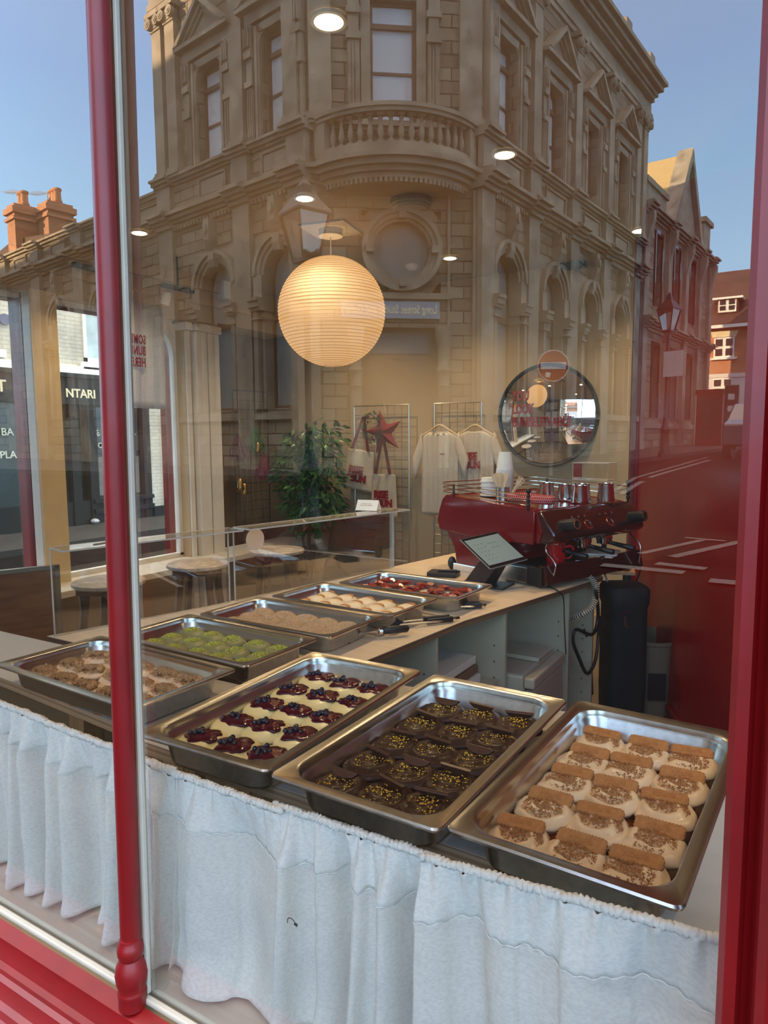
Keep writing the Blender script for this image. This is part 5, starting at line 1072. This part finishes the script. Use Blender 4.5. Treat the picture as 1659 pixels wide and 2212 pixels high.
# ================================================================ BACK OF THE SHOP
mp=aty(1181,897,5.33); MRR=.385
o=thing('round_mirror','large round convex mirror in a thin black frame with red lettering','mirror',mp)
m=MB(); n=64; sag=.055; Rc=(MRR**2+sag**2)/(2*sag); rs=[]
for k in range(17):
    r_=MRR*(1-k/16*.999); yy=-(math.sqrt(Rc*Rc-r_*r_)-(Rc-sag)); rs.append([(r_*math.cos(2*math.pi*i/n),yy,r_*math.sin(2*math.pi*i/n)) for i in range(n)])
m.rings([[(MRR*math.cos(2*math.pi*i/n),.03,MRR*math.sin(2*math.pi*i/n)) for i in range(n)]]+rs); m.build('mirror_glass',mirror_mat,o,smooth=60)
m=MB(); m.rings([[((MRR+a)*math.cos(2*math.pi*i/n),yy,(MRR+a)*math.sin(2*math.pi*i/n)) for i in range(n)] for a,yy in ((-.006,-.012),(.010,-.020),(.017,.0),(.010,.06),(-.004,.06))],cap=False); m.build('mirror_frame',iron,o,smooth=50)
for k,(wd,px,py,w) in enumerate((('YOU',1109,866,1),('LOOK',1109,894,1),('BUNBELIEVABLE',1109,922,1))):
    TM_=frame(aty(px,py,5.33)-mp+Vector((0,-.060,0)),(1,0,0),(0,0,1)); t_=text('mirror_lettering',wd,.104,ink_red,o,frame(aty(px,py,5.33)-mp+Vector((0,-.060,0)),(1,0,0),(0,0,1)),.0015,.004,sx=.64)
    for v_ in t_.data.vertices:
        q_=TM_@v_.co; d_=-q_.y-.060; q_.y=-(math.sqrt(Rc*Rc-min(MRR**2,q_.x**2+q_.z**2))-(Rc-sag))-.0015-(d_+.0015); v_.co=q_
    t_.matrix_local=Matrix.Identity(4)
# wire grid panels
def grid(lab,x0,x1,z0,z1,y=5.35,nx=8,nz=20,M=None,wm=wire):
    o=thing('grid_panel',lab,'wire grid',(x0,y,z0) if M is None else (0,0,0),group='chrome wire grid panels'); 
    if M is not None: o.matrix_world=M
    w,h=x1-x0,z1-z0; m=MB()
    for a,b_ in (((0,0,0),(w,0,0)),((w,0,0),(w,0,h)),((w,0,h),(0,0,h)),((0,0,h),(0,0,0))): m.tube([a,b_],.005,6)
    m.build('outer_frame',wm,o); m=MB()
    for k in range(1,nx): m.tube([(w*k/nx,0,0),(w*k/nx,0,h)],.0025,4)
    for k in range(1,nz): m.tube([(0,.003,h*k/nz),(w,.003,h*k/nz)],.0025,4)
    m.build('wire_mesh',wm,o,kind='stuff'); return o
a=aty(765,878,5.33);b_=aty(883,876,5.33); grid('chrome wire grid on the back wall carrying the tote bags and star',a.x,b_.x,.19,a.z,5.33,8,20)
a=aty(938,872,5.33);b_=aty(1040,870,5.33); grid('chrome wire grid on the back wall carrying the two shirts',a.x,b_.x,.19,a.z,5.33,6,20)
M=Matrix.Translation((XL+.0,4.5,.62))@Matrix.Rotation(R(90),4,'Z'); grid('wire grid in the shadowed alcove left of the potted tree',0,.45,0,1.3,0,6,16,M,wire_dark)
# hanging dried bunches and little bells in the alcove
def bunch(py_,px_,lab,mt,sc=1):
    p=atx(px_,py_,XL+.04); o=thing('hanging_bunch',lab,'dried bunch',p,R(90),group='dried bunches in the alcove'); rd=random.Random(px_); m=MB()
    for k in range(150):
        a=rd.uniform(-.4,.4); l=rd.uniform(.10,.26)*sc; b2_=rd.uniform(-.35,.35); x=math.sin(a)*l; y=math.sin(b2_)*l*.5; m.add([(x-.008,y,-l),(x+.008,y,-l),(x+.012*rd.random(),y+.01,-l-.045),(0,0,-l*.3)],[(0,1,2),(0,1,3)])
    m.build('dried_stems',mt,o,solid=.001); m=MB(); m.tube([(0,0,.12*sc),(0,0,-.05)],.004,5); m.build('string',bark,o)
bunch(905,552,'dark green bunch hanging in the alcove',leaf,1.1); bunch(925,513,'purple dried bunch hanging at the left of the alcove',mat('dried_purple',(.12,.02,.05),.8),1); bunch(968,568,'magenta dried bunch hanging lowest in the alcove',mat('dried_pink',(.20,.02,.06),.8),1)
for px_,py_,lab in ((556,965,'upper brass bell in the alcove'),(519,1045,'lower left brass bell in the alcove'),(528,1055,'lower right brass bell in the alcove')):
    p=atx(px_,py_,XL+.05); m=MB(); m.lathe([(.035,-.05),(.03,-.03),(.024,.02),(.012,.04),(.003,.05)],n=14); tag(m.build('brass_bell',mat('brassb',(.5,.33,.12),.35,1) if 'brassb' not in MT else MT['brassb'],None,loc=p,smooth=True),lab,'bell','brass bells in the alcove')
# hangers and shirts
def shirt(px0,pyc,lab,logo,back,yy,w=.52):
    c=aty(px0,pyc,yy); o=thing('t_shirt',lab,'t-shirt',c); s=1.0
    Wd=w/2; L_=.70
    body=[(-.085,.0),(-.20,-.035),(-.235,-.06),(-.33,-.26),(-.30,-.30),(-.235,-.275),(-.215,-.23),(-.225,-.70),(.225,-.70),(.215,-.23),(.235,-.275),(.30,-.30),(.33,-.26),(.235,-.06),(.20,-.035),(.085,.0)]
    # grid-shaped garment with soft vertical folds
    def inside(z): 
        if z>-.035: return .085+.115*(-z/.035)
        if z>-.24: return .20+.02*min(1,(-z-.035)/.05)
        return .215+.012*(-z-.24)
    m=MB()
    for sg in (-1,1):
        rows=[]
        for j in range(33):
            z=-.70*j/32-.0; hw=inside(z); rows.append([(hw*i/16,(-.022 if sg<0 else .012)+sg*-.0+(-.012*math.sin(i*1.25+j*.05+sg)-.006*math.sin(i*2.7))*min(1,j/10)*(1 if sg<0 else .4)*(1-abs(i/16)**6)+(.02 if sg<0 else -.01)*abs(i/16)**4,z-(.045 if sg<0 and not back else .010)*max(0,1-abs(hw*i/16)/.085)**.5*(j<1)) for i in range(-16,17)])
        m.rings(rows,close=False,cap=False)
    m.build('shirt_body',tee,o,solid=.0015,smooth=True)
    for s_ in (-1,1):
        m=MB(); rows=[]
        for j in range(7):
            t=j/6; x=s_*(.20+.12*t); z=-.035-.17*t**1.0; r_=.085+.008*t; rows.append([(x+s_*(-.35*r_*math.cos(a_))*.6-0*s_, .004-.022*math.sin(a_), z-.07*t-(r_)*math.cos(a_)*.9-.05) for a_ in [2*math.pi*k/14 for k in range(14)]])
        m.rings(rows,cap=False); m.build('sleeve',tee,o,solid=.0015,smooth=True)
    m=MB(); m.tube([(.088*math.cos(a_),-.010-.016*math.sin(a_)*0,-.004-(.05 if not back else .018)*math.sin(a_)) for a_ in [math.pi*k/12 for k in range(13)]],.007,6); m.build('neck_band',tee,o)
    if logo:
        text('shirt_lettering','RISE',.082,ink_red,o,frame((-.10,-.043,-.235),(1,0,0),(0,0,1)),.001,.005,sx=1.05,spacing=.95); text('shirt_lettering','&BUN',.082,ink_red,o,frame((-.13,-.043,-.305),(1,0,0),(0,0,1)),.001,.005,sx=1.0,spacing=.95)
    else: m=MB(); m.box(.03,.085,-.045,-.043,-.20,-.19); m.build('chest_mark',ink_dark,o)
    o.scale=(.78,1,1)
    h=thing('clothes_hanger','wooden hanger inside the %s'%('plain shirt' if not logo else 'printed shirt'),'hanger',(c.x,c.y,c.z)); m=MB(); m.tube(spl([(-.19,0,-.055),(-.09,0,.0),(0,0,.045),(.09,0,.0),(.19,0,-.055)],6),.009,8); m.build('shoulder_bar',birch,h,smooth=True); m=MB(); m.tube([(0,0,.05),(0,0,.08)]+[(.015*math.cos(a_)-0.0,0,.10+.015*math.sin(a_)) for a_ in [R(-90+40*k) for k in range(7)]],.002,5); m.build('hook',chrome,h)
    return o
shirt(950,930,'cream t-shirt with a small red chest mark on a wooden hanger',False,False,5.22); shirt(1026,930,'cream t-shirt printed with red lettering, half hidden behind the paper cups',True,True,5.27)
# tote bags
def tote(px0,py0,lab,rz,h=.40,w=.34,strap=.30):
    c=aty(px0,py0,5.27); o=thing('tote_bag',lab,'tote bag',c,rot=(0,rz,0),group='cream tote bags on the wire grid'); rd=random.Random(px0)
    m=MB(); 
    for sg in (-1,1):
        rows=[]
        for j in range(17):
            t=j/16; hw=w/2*(.86+.14*t); rows.append([(hw*i/10,sg*.012*math.cos(i/10*math.pi/2)*(.5+t)+.008*math.sin(i*.9+j*.35+px0)*math.cos(i/10*1.5),-h*t) for i in range(-10,11)])
        m.rings(rows,close=False,cap=False)
    m.build('bag_body',canvas,o,smooth=True,solid=.0012)
    for s in (-1,1):
        m=MB(); m.prism([(s*w*.26-.016,.0),(s*w*.26+.016,0),(.012+s*.006,strap),(-.012+s*.006,strap)] if s>0 else [(s*w*.26-.016,.0),(s*w*.26+.016,0),(.010,strap),(-.014,strap)],-.020,-.016); m.build('strap',mat('strap_red',(.16,.004,.01),.7) if 'strap_red' not in MT else MT['strap_red'],o)
    text('bag_lettering','RISE',.088,ink_red,o,frame((-.085,-.034,-.21),(1,0,0),(0,0,1)),.001,.006,sx=.98,spacing=.93); text('bag_lettering','&BUN',.088,ink_red,o,frame((-.105,-.034,-.285),(1,0,0),(0,0,1)),.001,.006,sx=.93,spacing=.93)
tote(780,972,'cream tote bag with red lettering, the upper left of the two',R(8),.36,.33,.30); tote(829,1024,'cream tote bag with red lettering, the lower right one behind the folded card',R(0),.38,.28,.34)
# red paper star and wreath
c=aty(829,935,5.20); o=thing('paper_star','red folded paper star hanging on the wire grid','star',c); m=MB(); pts=[]
for k in range(10):
    a_=R(90+36*k+12); r_=.20 if k%2==0 else .078; pts.append((r_*math.cos(a_),0,r_*math.sin(a_)))
m.add(pts+[(0,-.05,0),(0,.04,0)],[(i,(i+1)%10,10) for i in range(10)]+[((i+1)%10,i,11) for i in range(10)]); m.build('star_body',mat('star_red',(.24,.004,.008),.6),o)
m=MB(); m.tube([(.02,0,.18),(0,0,.27)],.002,4); m.build('string',paper_white,o); m=MB(); m.box(-.075,-.045,-.058,-.056,-.10,-.02); m.build('paper_tag',paper_white,o)
c=aty(803,925,5.12); o=thing('berry_wreath','small dark evergreen wreath hanging in front of the red star','wreath',c); rd=random.Random(8); m=MB()
for k in range(170):
    a_=rd.random()*6.28; r_=.06+.045*rd.random(); x,z=r_*math.cos(a_)*1.0,r_*math.sin(a_)*1.35; y=rd.uniform(-.03,.03); b_=rd.random()*6.28; l=.035
    m.add([(x,y,z),(x+l*math.cos(b_),y-.01,z+l*math.sin(b_)),(x+.006,y+.006,z+.006)],[(0,1,2)])
m.build('evergreen_sprigs',mat('fir',(.03,.055,.025),.7,nz=.4),o,solid=.002); m=MB()
for k in range(16): a_=rd.random()*6.28; m.ball((.075*math.cos(a_),-.03,.10*math.sin(a_)),.009,7)
m.build('red_berries',mat('wberry',(.18,.02,.04),.4),o,kind='stuff')
# potted ficus
pf=Vector((-3.86,5.0,0)); o=thing('potted_ficus','leafy ficus tree in a dark pot in the back left corner','plant',pf)
m=MB(); m.lathe([(.13,0),(.17,.26),(.18,.27),(.16,.27),(.15,.24),(0,.24)],n=20); m.build('pot',black_plastic,o,smooth=40)
m=MB(); m.tube(spl([(0,0,.2),(-.01,0,.6),(.01,0,1.0),(.0,0,1.6)],6),.018,8); m.tube(spl([(-.04,.02,.2),(-.08,0,.6),(-.12,0,.9),(-.16,0,1.15)],6),.009,6); m.tube(spl([(.03,0,.2),(.06,0,.6),(.15,0,.95),(.22,0,1.2)],6),.009,6)
for a_,z,l in ((.5,1.2,.3),(2.6,1.25,.3),(4,1.1,.28),(5.6,1.3,.28),(1.6,1.4,.2),(3.2,.95,.3),(0,.95,.3)): m.tube([(0,0,z-.2),(l*math.cos(a_)*.6,l*math.sin(a_)*.4,z),(l*math.cos(a_),l*math.sin(a_)*.7,z+.08)],.006,5)
m.build('trunk',bark,o); rd=random.Random(21); m=MB()
cl=[(-.02,1.47,.20),(.18,1.50,.19),(-.17,1.36,.18),(.10,1.33,.22),(-.24,1.18,.17),(.0,1.12,.22),(.20,1.18,.18),(-.14,.93,.16),(.06,.90,.20),(.22,.92,.16),(-.05,1.25,.24),(.0,.85,.22)]
for k in range(1500):
    cx_,cz_,r_=rd.choice(cl); a_=rd.random()*6.28; u_=rd.uniform(-1,1); q_=r_*rd.uniform(.45,1.05); dv=Vector((math.cos(a_)*math.sqrt(1-u_*u_),math.sin(a_)*math.sqrt(1-u_*u_)*.8,u_)); P_=Vector((cx_,0,cz_))+dv*q_
    ax=Vector((dv.x+rd.uniform(-.5,.5),dv.y+rd.uniform(-.5,.5),-.55+rd.uniform(-.4,.4))).normalized(); sd_=ax.cross(Vector((rd.uniform(-1,1),rd.uniform(-1,1),1))).normalized(); l=rd.uniform(.07,.105); w=l*.25; nn=ax.cross(sd_)
    m.add([P_,P_+ax*l*.4+sd_*w,P_+ax*l*.42+nn*w*.25,P_+ax*l*.4-sd_*w,P_+ax*l],[(0,1,2),(0,2,3),(1,4,2),(2,4,3)])
m.build('foliage',leaf,o,kind='stuff')
# three bar stools
def stool(x,y,lab,first=None):
    if first: return dup(first,(x,y,0),(0,0,.7*y),lab,'round topped bar stools')
    o=thing('bar_stool',lab,'stool',(x,y,0),.4,group='round topped bar stools'); m=MB(); m.lathe([(.175,.725),(.187,.732),(.187,.748),(.18,.752)],n=36); m.build('seat',pale_top,o,smooth=40)
    for k in range(4):
        a_=R(45+90*k); c_,s_=math.cos(a_),math.sin(a_); m=MB(); m.T=Matrix.Rotation(a_,4,'Z'); m.prism([(.10,.725),(.155,.725),(.150,.60),(.185,.30),(.235,0),(.195,0),(.15,.30),(.115,.58)],-.016,.016); m.T=None; m.build('leg',dark_wood,o,bevel=.003)
    m=MB()
    for k in range(4):
        a_=R(45+90*k);b2_=R(135+90*k); m.tube([(.15*math.cos(a_),.15*math.sin(a_),.42),(.15*math.cos(b2_),.15*math.sin(b2_),.42)],.013,6)
    m.build('stretcher',dark_wood,o); m=MB(); m.box(-.12,.12,-.12,.12,.69,.725); m.build('seat_frame',dark_wood,o); return o
pos=[(atz(235,1254,.75),'bar stool with a pale round seat, nearest, half behind the red mullion'),(atz(428,1216,.75),'bar stool with a pale round seat, the middle one of three'),(atz(598,1187,.75),'bar stool with a pale round seat, farthest, next to the ficus')]
s0=stool(pos[0][0].x,pos[0][0].y,pos[0][1]); stool(pos[1][0].x,pos[1][0].y,pos[1][1],s0); stool(pos[2][0].x,pos[2][0].y,pos[2][1],s0)
# black bag on the floor by the stool
m=MB(); m.ball((0,0,.2),.2,14,1.1,.7,1); m.tube(spl([(-.08,0,.36),(-.04,0,.46),(.05,0,.46),(.09,0,.36)],5),.012,6); p=atz(690,1275,.2); tag(m.build('backpack',black_soft,None,loc=(-3.5,4.85,0),smooth=True),'black bag slumped on the floor beside the ficus pot','bag')
# wooden A-board at the far left
p=atx(40,1300,-3.2); o=thing('wooden_board','brown wooden board in a grey metal frame leaning at the far left','board',(-3.05,1.98,.0),R(68)); 
m=MB(); m.box(-.85,-.01,-.01,.01,.25,.895); m.build('board_panel',mat('aboard',(.30,.16,.075),.5,nz=.2,nscale=6,stretch=(1,1,5)),o); m=MB(); m.box(-.01,.012,-.014,.014,0,.91); m.box(-.86,.012,-.014,.014,.893,.912); m.build('metal_frame',steel,o)
# ================================================================ CEILING: lantern, downlights, alarm
pl=Vector((-2.60,3.60,0)); top=atz(714,493,ZC); pl=Vector((top.x,top.y,0)); dz=aty(712,675,pl.y); RL=(aty(812,675,pl.y)-aty(611,675,pl.y)).length/2*.93
o=thing('paper_lantern','large round ribbed paper lantern glowing warm under the ceiling','pendant lamp',(pl.x,pl.y,dz.z))
pm_=bpy.data.materials.new('lantern_paper'); pm_.use_nodes=True; n_=pm_.node_tree.nodes; L_=pm_.node_tree.links; b_=n_['Principled BSDF']; b_.inputs['Base Color'].default_value=(.82,.72,.55,1); b_.inputs['Roughness'].default_value=.8
b_.inputs['Emission Color'].default_value=(1,.70,.38,1); b_.inputs['Emission Strength'].default_value=.10
tr=n_.new('ShaderNodeBsdfTranslucent'); tr.inputs[0].default_value=(.95,.80,.56,1); mx=n_.new('ShaderNodeMixShader'); mx.inputs[0].default_value=.55; L_.new(b_.outputs[0],mx.inputs[1]); L_.new(tr.outputs[0],mx.inputs[2]); L_.new(mx.outputs[0],n_['Material Output'].inputs[0])
m=MB(); nr=44; prof=[]
for k in range(nr*2+1):
    a_=math.pi*(.055+.89*k/(nr*2)); rr_=RL*(1.0-(.012 if k%2 else 0)); prof.append((rr_*math.sin(a_),-RL*math.cos(a_)))
m.lathe(prof,n=48,cap=False); m.build('paper_shade',pm_,o,smooth=True)
m=MB()
for k in range(0,nr+1):
    a_=math.pi*(.055+.89*k/nr); r_=RL*1.001*math.sin(a_); z=-RL*1.001*math.cos(a_); m.tube([(r_*math.cos(2*math.pi*i/48),r_*math.sin(2*math.pi*i/48),z) for i in range(49)],.0010,4,cap=False)
m.build('bamboo_rib',mat('rib',(.30,.17,.07),.8),o,kind='stuff')
m=MB(); m.lathe([(.03,ZC-dz.z-.055),(.075,ZC-dz.z-.05),(.075,ZC-dz.z-.012)],n=24); m.build('ceiling_rose',white_paint,o,smooth=30); m=MB(); m.tube([(0,0,RL*.9),(0,0,ZC-dz.z-.05)],.004,6); m.build('cord',white_paint,o)
m=MB(); m.cb((0,0,ZC-dz.z-.006),(.30,.30,.012),R(12)); m.build('ceiling_plate',white_paint,o)
ld=bpy.data.lights.new('lantern_bulb','POINT'); lo=bpy.data.objects.new('lantern_bulb',ld); COL.objects.link(lo); lo.parent=o; lo.location=(0,0,.08); ld.energy=3.0; ld.color=(1,.66,.34); ld.shadow_soft_size=.05
DL=[((710,40),'downlight nearest the camera in the ceiling'),((1090,330),'downlight above the coffee machine end of the counter'),((658,425),'downlight between the pendant lantern and the window'),((301,500),'downlight nearest the left side windows'),((972,555),'downlight in front of the back wall')]
emis=mat('lamp_glow',(1,.9,.7),.5,emit=(1,.74,.38),es=14)
def downlight(p,lab,E_=42):
    o=thing('ceiling_downlight',lab,'downlight',(p.x,p.y,ZC),group='recessed ceiling downlights'); m=MB(); m.lathe([(.058,-.001),(.058,-.012),(.046,-.012),(.044,-.003)],n=28,cap=False); m.build('trim_ring',white_paint,o,smooth=40); m=MB(); m.lathe([(.044,-.008),(.040,-.014),(.02,-.017)],n=20); m.build('glowing_lens',emis,o)
    l=bpy.data.lights.new('downlight_lamp','SPOT'); l.energy=E_; l.color=(1,.74,.42); l.spot_size=R(125); l.spot_blend=.9; l.shadow_soft_size=.04; q_=bpy.data.objects.new('downlight_lamp',l); COL.objects.link(q_); q_.parent=o; q_.location=(0,0,-.03); return o
for (px_,py_),lab in DL: downlight(atz(px_,py_,ZC),lab)
for x,y,lab in ((-1.0,4.75,'downlight before the back wall on the right'),(.6,1.9,'downlight over the right end of the window counter'),(.8,3.4,'downlight at the right of the room'),(-3.4,4.7,'downlight near the back left corner')): downlight(Vector((x,y,0)),lab)
p=atz(888,432,ZC); o=thing('smoke_alarm','round flat ceiling speaker above the counter','alarm',(p.x,p.y,ZC)); m=MB(); m.lathe([(.115,0),(.115,-.028),(.105,-.034),(.105,-.040),(.09,-.052),(.02,-.056)],n=32); m.build('speaker_shell',mat('beige_pl',(.45,.36,.25),.5),o,smooth=30)
p=atz(890,572,ZC); m=MB(); m.lathe([(.05,0),(.05,-.015),(.03,-.035),(.01,-.04)],n=20); tag(m.build('smoke_detector',white_paint,None,loc=(p.x,p.y,ZC),smooth=30),'small round white smoke detector near the back wall','detector')
p=aty(1240,562,5.36); m=MB(); m.box(-.09,.09,-.04,.04,0,.10); m.ball((.04,-.06,.0),.04,10); tag(m.build('wall_sensor',black_plastic,None,loc=(p.x,5.35,p.z-.06)),'small dark sensor high on the back wall','sensor')
p=atx(482,630,XL+.03); m=MB(); m.box(-.03,.05,-.04,.04,-.06,.09); tag(m.build('alarm_box',white_paint,None,loc=p,bevel=.008),'white alarm sensor on the wall right of the side windows','sensor')
# black lighting tracks by the side windows
for a_,b2_,lab in (((160,605),(255,630),'black lighting track at the left, over the near side window'),((352,657),(418,672),'black lighting track with a spotlight above the banner')):
    A_=atx(*a_,-3.95);B_=atx(*b2_,-3.95); z=2.58; o=thing('lighting_track',lab,'track light',(-3.95,A_.y,z),0); m=MB(); m.box(-.018,.018,0,B_.y-A_.y,-.015,.015); m.build('rail',black_plastic,o); m=MB(); yc=(B_.y-A_.y)/2; m.tube([(0,yc,0),(0,yc,ZC-z)],.008,6); m.build('drop_rod',black_plastic,o)
    if a_[0]>300: m=MB(); m.T=Matrix.Translation((.0,.05,-.04))@Matrix.Rotation(R(25),4,'Y'); m.lathe([(.02,0),(.03,-.03),(.035,-.09),(.03,-.09)],n=16); m.T=None; m.build('spotlight',white_paint,o,smooth=30)
# hanging banner in the side window
ya=atx(240,700,-4.14).y; yb2=atx(352,700,-4.14).y; zt_=atx(352,664,-4.14).z; zb_=atx(355,884,-4.14).z
o=thing('window_banner','grey cloth banner with red lettering hanging in the side window, read from the street','banner',(-4.14,ya,0)); m=MB(); rows=[]
for j in range(13):
    z=zt_+(zb_-zt_)*j/12; rows.append([(.010*math.sin(i*.8)+.004*math.sin(i*2.1+j*.3),(yb2-ya)*i/24,z) for i in range(25)])
m.rings(rows,close=False,cap=False); m.build('cloth',banner_cloth,o,solid=.001,smooth=True)
for k,(wd,py_) in enumerate((('SOMETHING',744),('BUNNING',768),('HERE',793))):
    q_=atx(315,py_,-4.12); text('banner_lettering',wd,.088,ink_dark,o,Matrix.Translation((4.14,-ya,0))@frame((-4.118,q_.y,q_.z-.0),(0,-1,0),(0,0,1)),.001,.0025,sx=.56,spacing=1.1)
# ================================================================ CURTAINS behind the window glass
def curtain(x0,x1,zt0,zt1,zb,lab,seed,y0=.766,kpl=14,puddle=.3,amp=.034):
    o=thing('cafe_curtain',lab,'curtain',(x0,y0,0),group='white linen cafe curtains'); Wd=x1-x0; nu=int(max(60,Wd*420)); nv=46; rd=random.Random(seed); ph=[rd.random()*6.28 for _ in range(6)]; fr_=[rd.uniform(.7,1.3) for _ in range(6)]
    rows=[]; hem=.075
    for j in range(nv+1):
        t=j/nv; row=[]
        for i in range(nu+1):
            s=i/nu; xx=s*Wd; zt_=zt0+(zt1-zt0)*s+.0022*math.sin(s*Wd*330+ph[0]); 
            g1=math.sin(2*math.pi*kpl*fr_[0]*xx*1.0+ph[1]+1.6*math.sin(xx*11+ph[5])+.5*t*math.sin(xx*5+ph[0])); g1=math.copysign(abs(g1)**.6,g1); g2=math.sin(2*math.pi*kpl*.37*xx*1.3+ph[2]+.6*t); g3=math.sin(2*math.pi*kpl*2.7*xx+ph[3]); g4=math.sin(xx*300+ph[4])
            top=max(0,1-t*9); mid=min(1,t*5)
            y=amp*(.62*g1+.6*g2)*mid*(.75+.35*t)+.004*g3*max(0,1-t*3.5)+.0035*g4*top
            y+=.004*fbm((xx*8,t*2.2,seed),2.0)*mid
            if t>.85: y-=puddle*.05*((t-.85)/.15)**1.5*(.6+.4*g2)
            z=zt_+(zb-zt_)*t
            dx=.006*g2*t*mid+.010*math.sin(t*3+ph[1])*math.sin(s*math.pi)*t
            row.append((xx+dx,max(-.060,min(.045,y)),z))
        rows.append(row)
    hj=max(4,int(hem/((zt0-zb)/nv)))
    m=MB(); m.rings(rows[:hj+1],close=False,cap=False); m.build('header_band',linen_thick,o,solid=.002,smooth=True)
    m=MB(); m.rings(rows[hj:],close=False,cap=False); m.build('curtain_panel',linen,o,solid=.0006,smooth=True)
    m=MB(); m.tube([(p[0],p[1]-.0015,p[2]) for p in rows[hj][::2]],.0010,4); m.build('stitched_hem',linen_thick,o)
    m=MB(); pts=[]
    for i in range(0,nu+1): s=i/nu; pts.append((s*Wd,.003*math.sin(i*1.9+ph[0]),zt0+(zt1-zt0)*s+.004+.0014*math.sin(i*2.3+ph[3])))
    m.tube(pts,[.0042+.0022*abs(math.sin(i*1.1+ph[2])) for i in range(len(pts))],7); m.build('gathered_heading',linen_thick,o,smooth=True); return o
curtain(-2.2,-1.24,.985,.956,.60,'white linen curtain at the far left of the left pane',1)
curtain(-1.30,-.885,.955,.944,.605,'white linen curtain just left of the red mullion',2,kpl=12)
curtain(-.940,-.655,.942,.940,.60,'white linen curtain just right of the red mullion, gathered on the sill',3,puddle=.8,kpl=10)
curtain(-.675,-.395,.941,.944,.60,'white linen curtain in the middle of the right pane, with a small tear',4,y0=.774,kpl=15)
curtain(-.415,-.045,.944,.967,.60,'white linen curtain at the right beside the red post',5,y0=.768,kpl=11,amp=.026)
m=MB(); m.tube([(-2.2,.768,.992),(-1.28,.768,.960),(-.9,.768,.947),(-.4,.770,.948),(-.04,.768,.972)],.0016,6); tag(m.build('curtain_cord',white_paint,None,loc=(0,0,.0)),'thin white cord carrying the linen curtains','cord')
p=aty(632,1990,.742); m=MB(); m.tube(spl([(-.010,0,-.006),(-.008,0,.002),(.0,0,.003),(.006,0,-.002),(.008,0,-.006)],4),.0008,4); m.ball((.006,0,-.003),.0025,7,1.6,.6,1); tag(m.build('loose_thread',iron,None,loc=p),'small black thread caught on the middle curtain','thread')
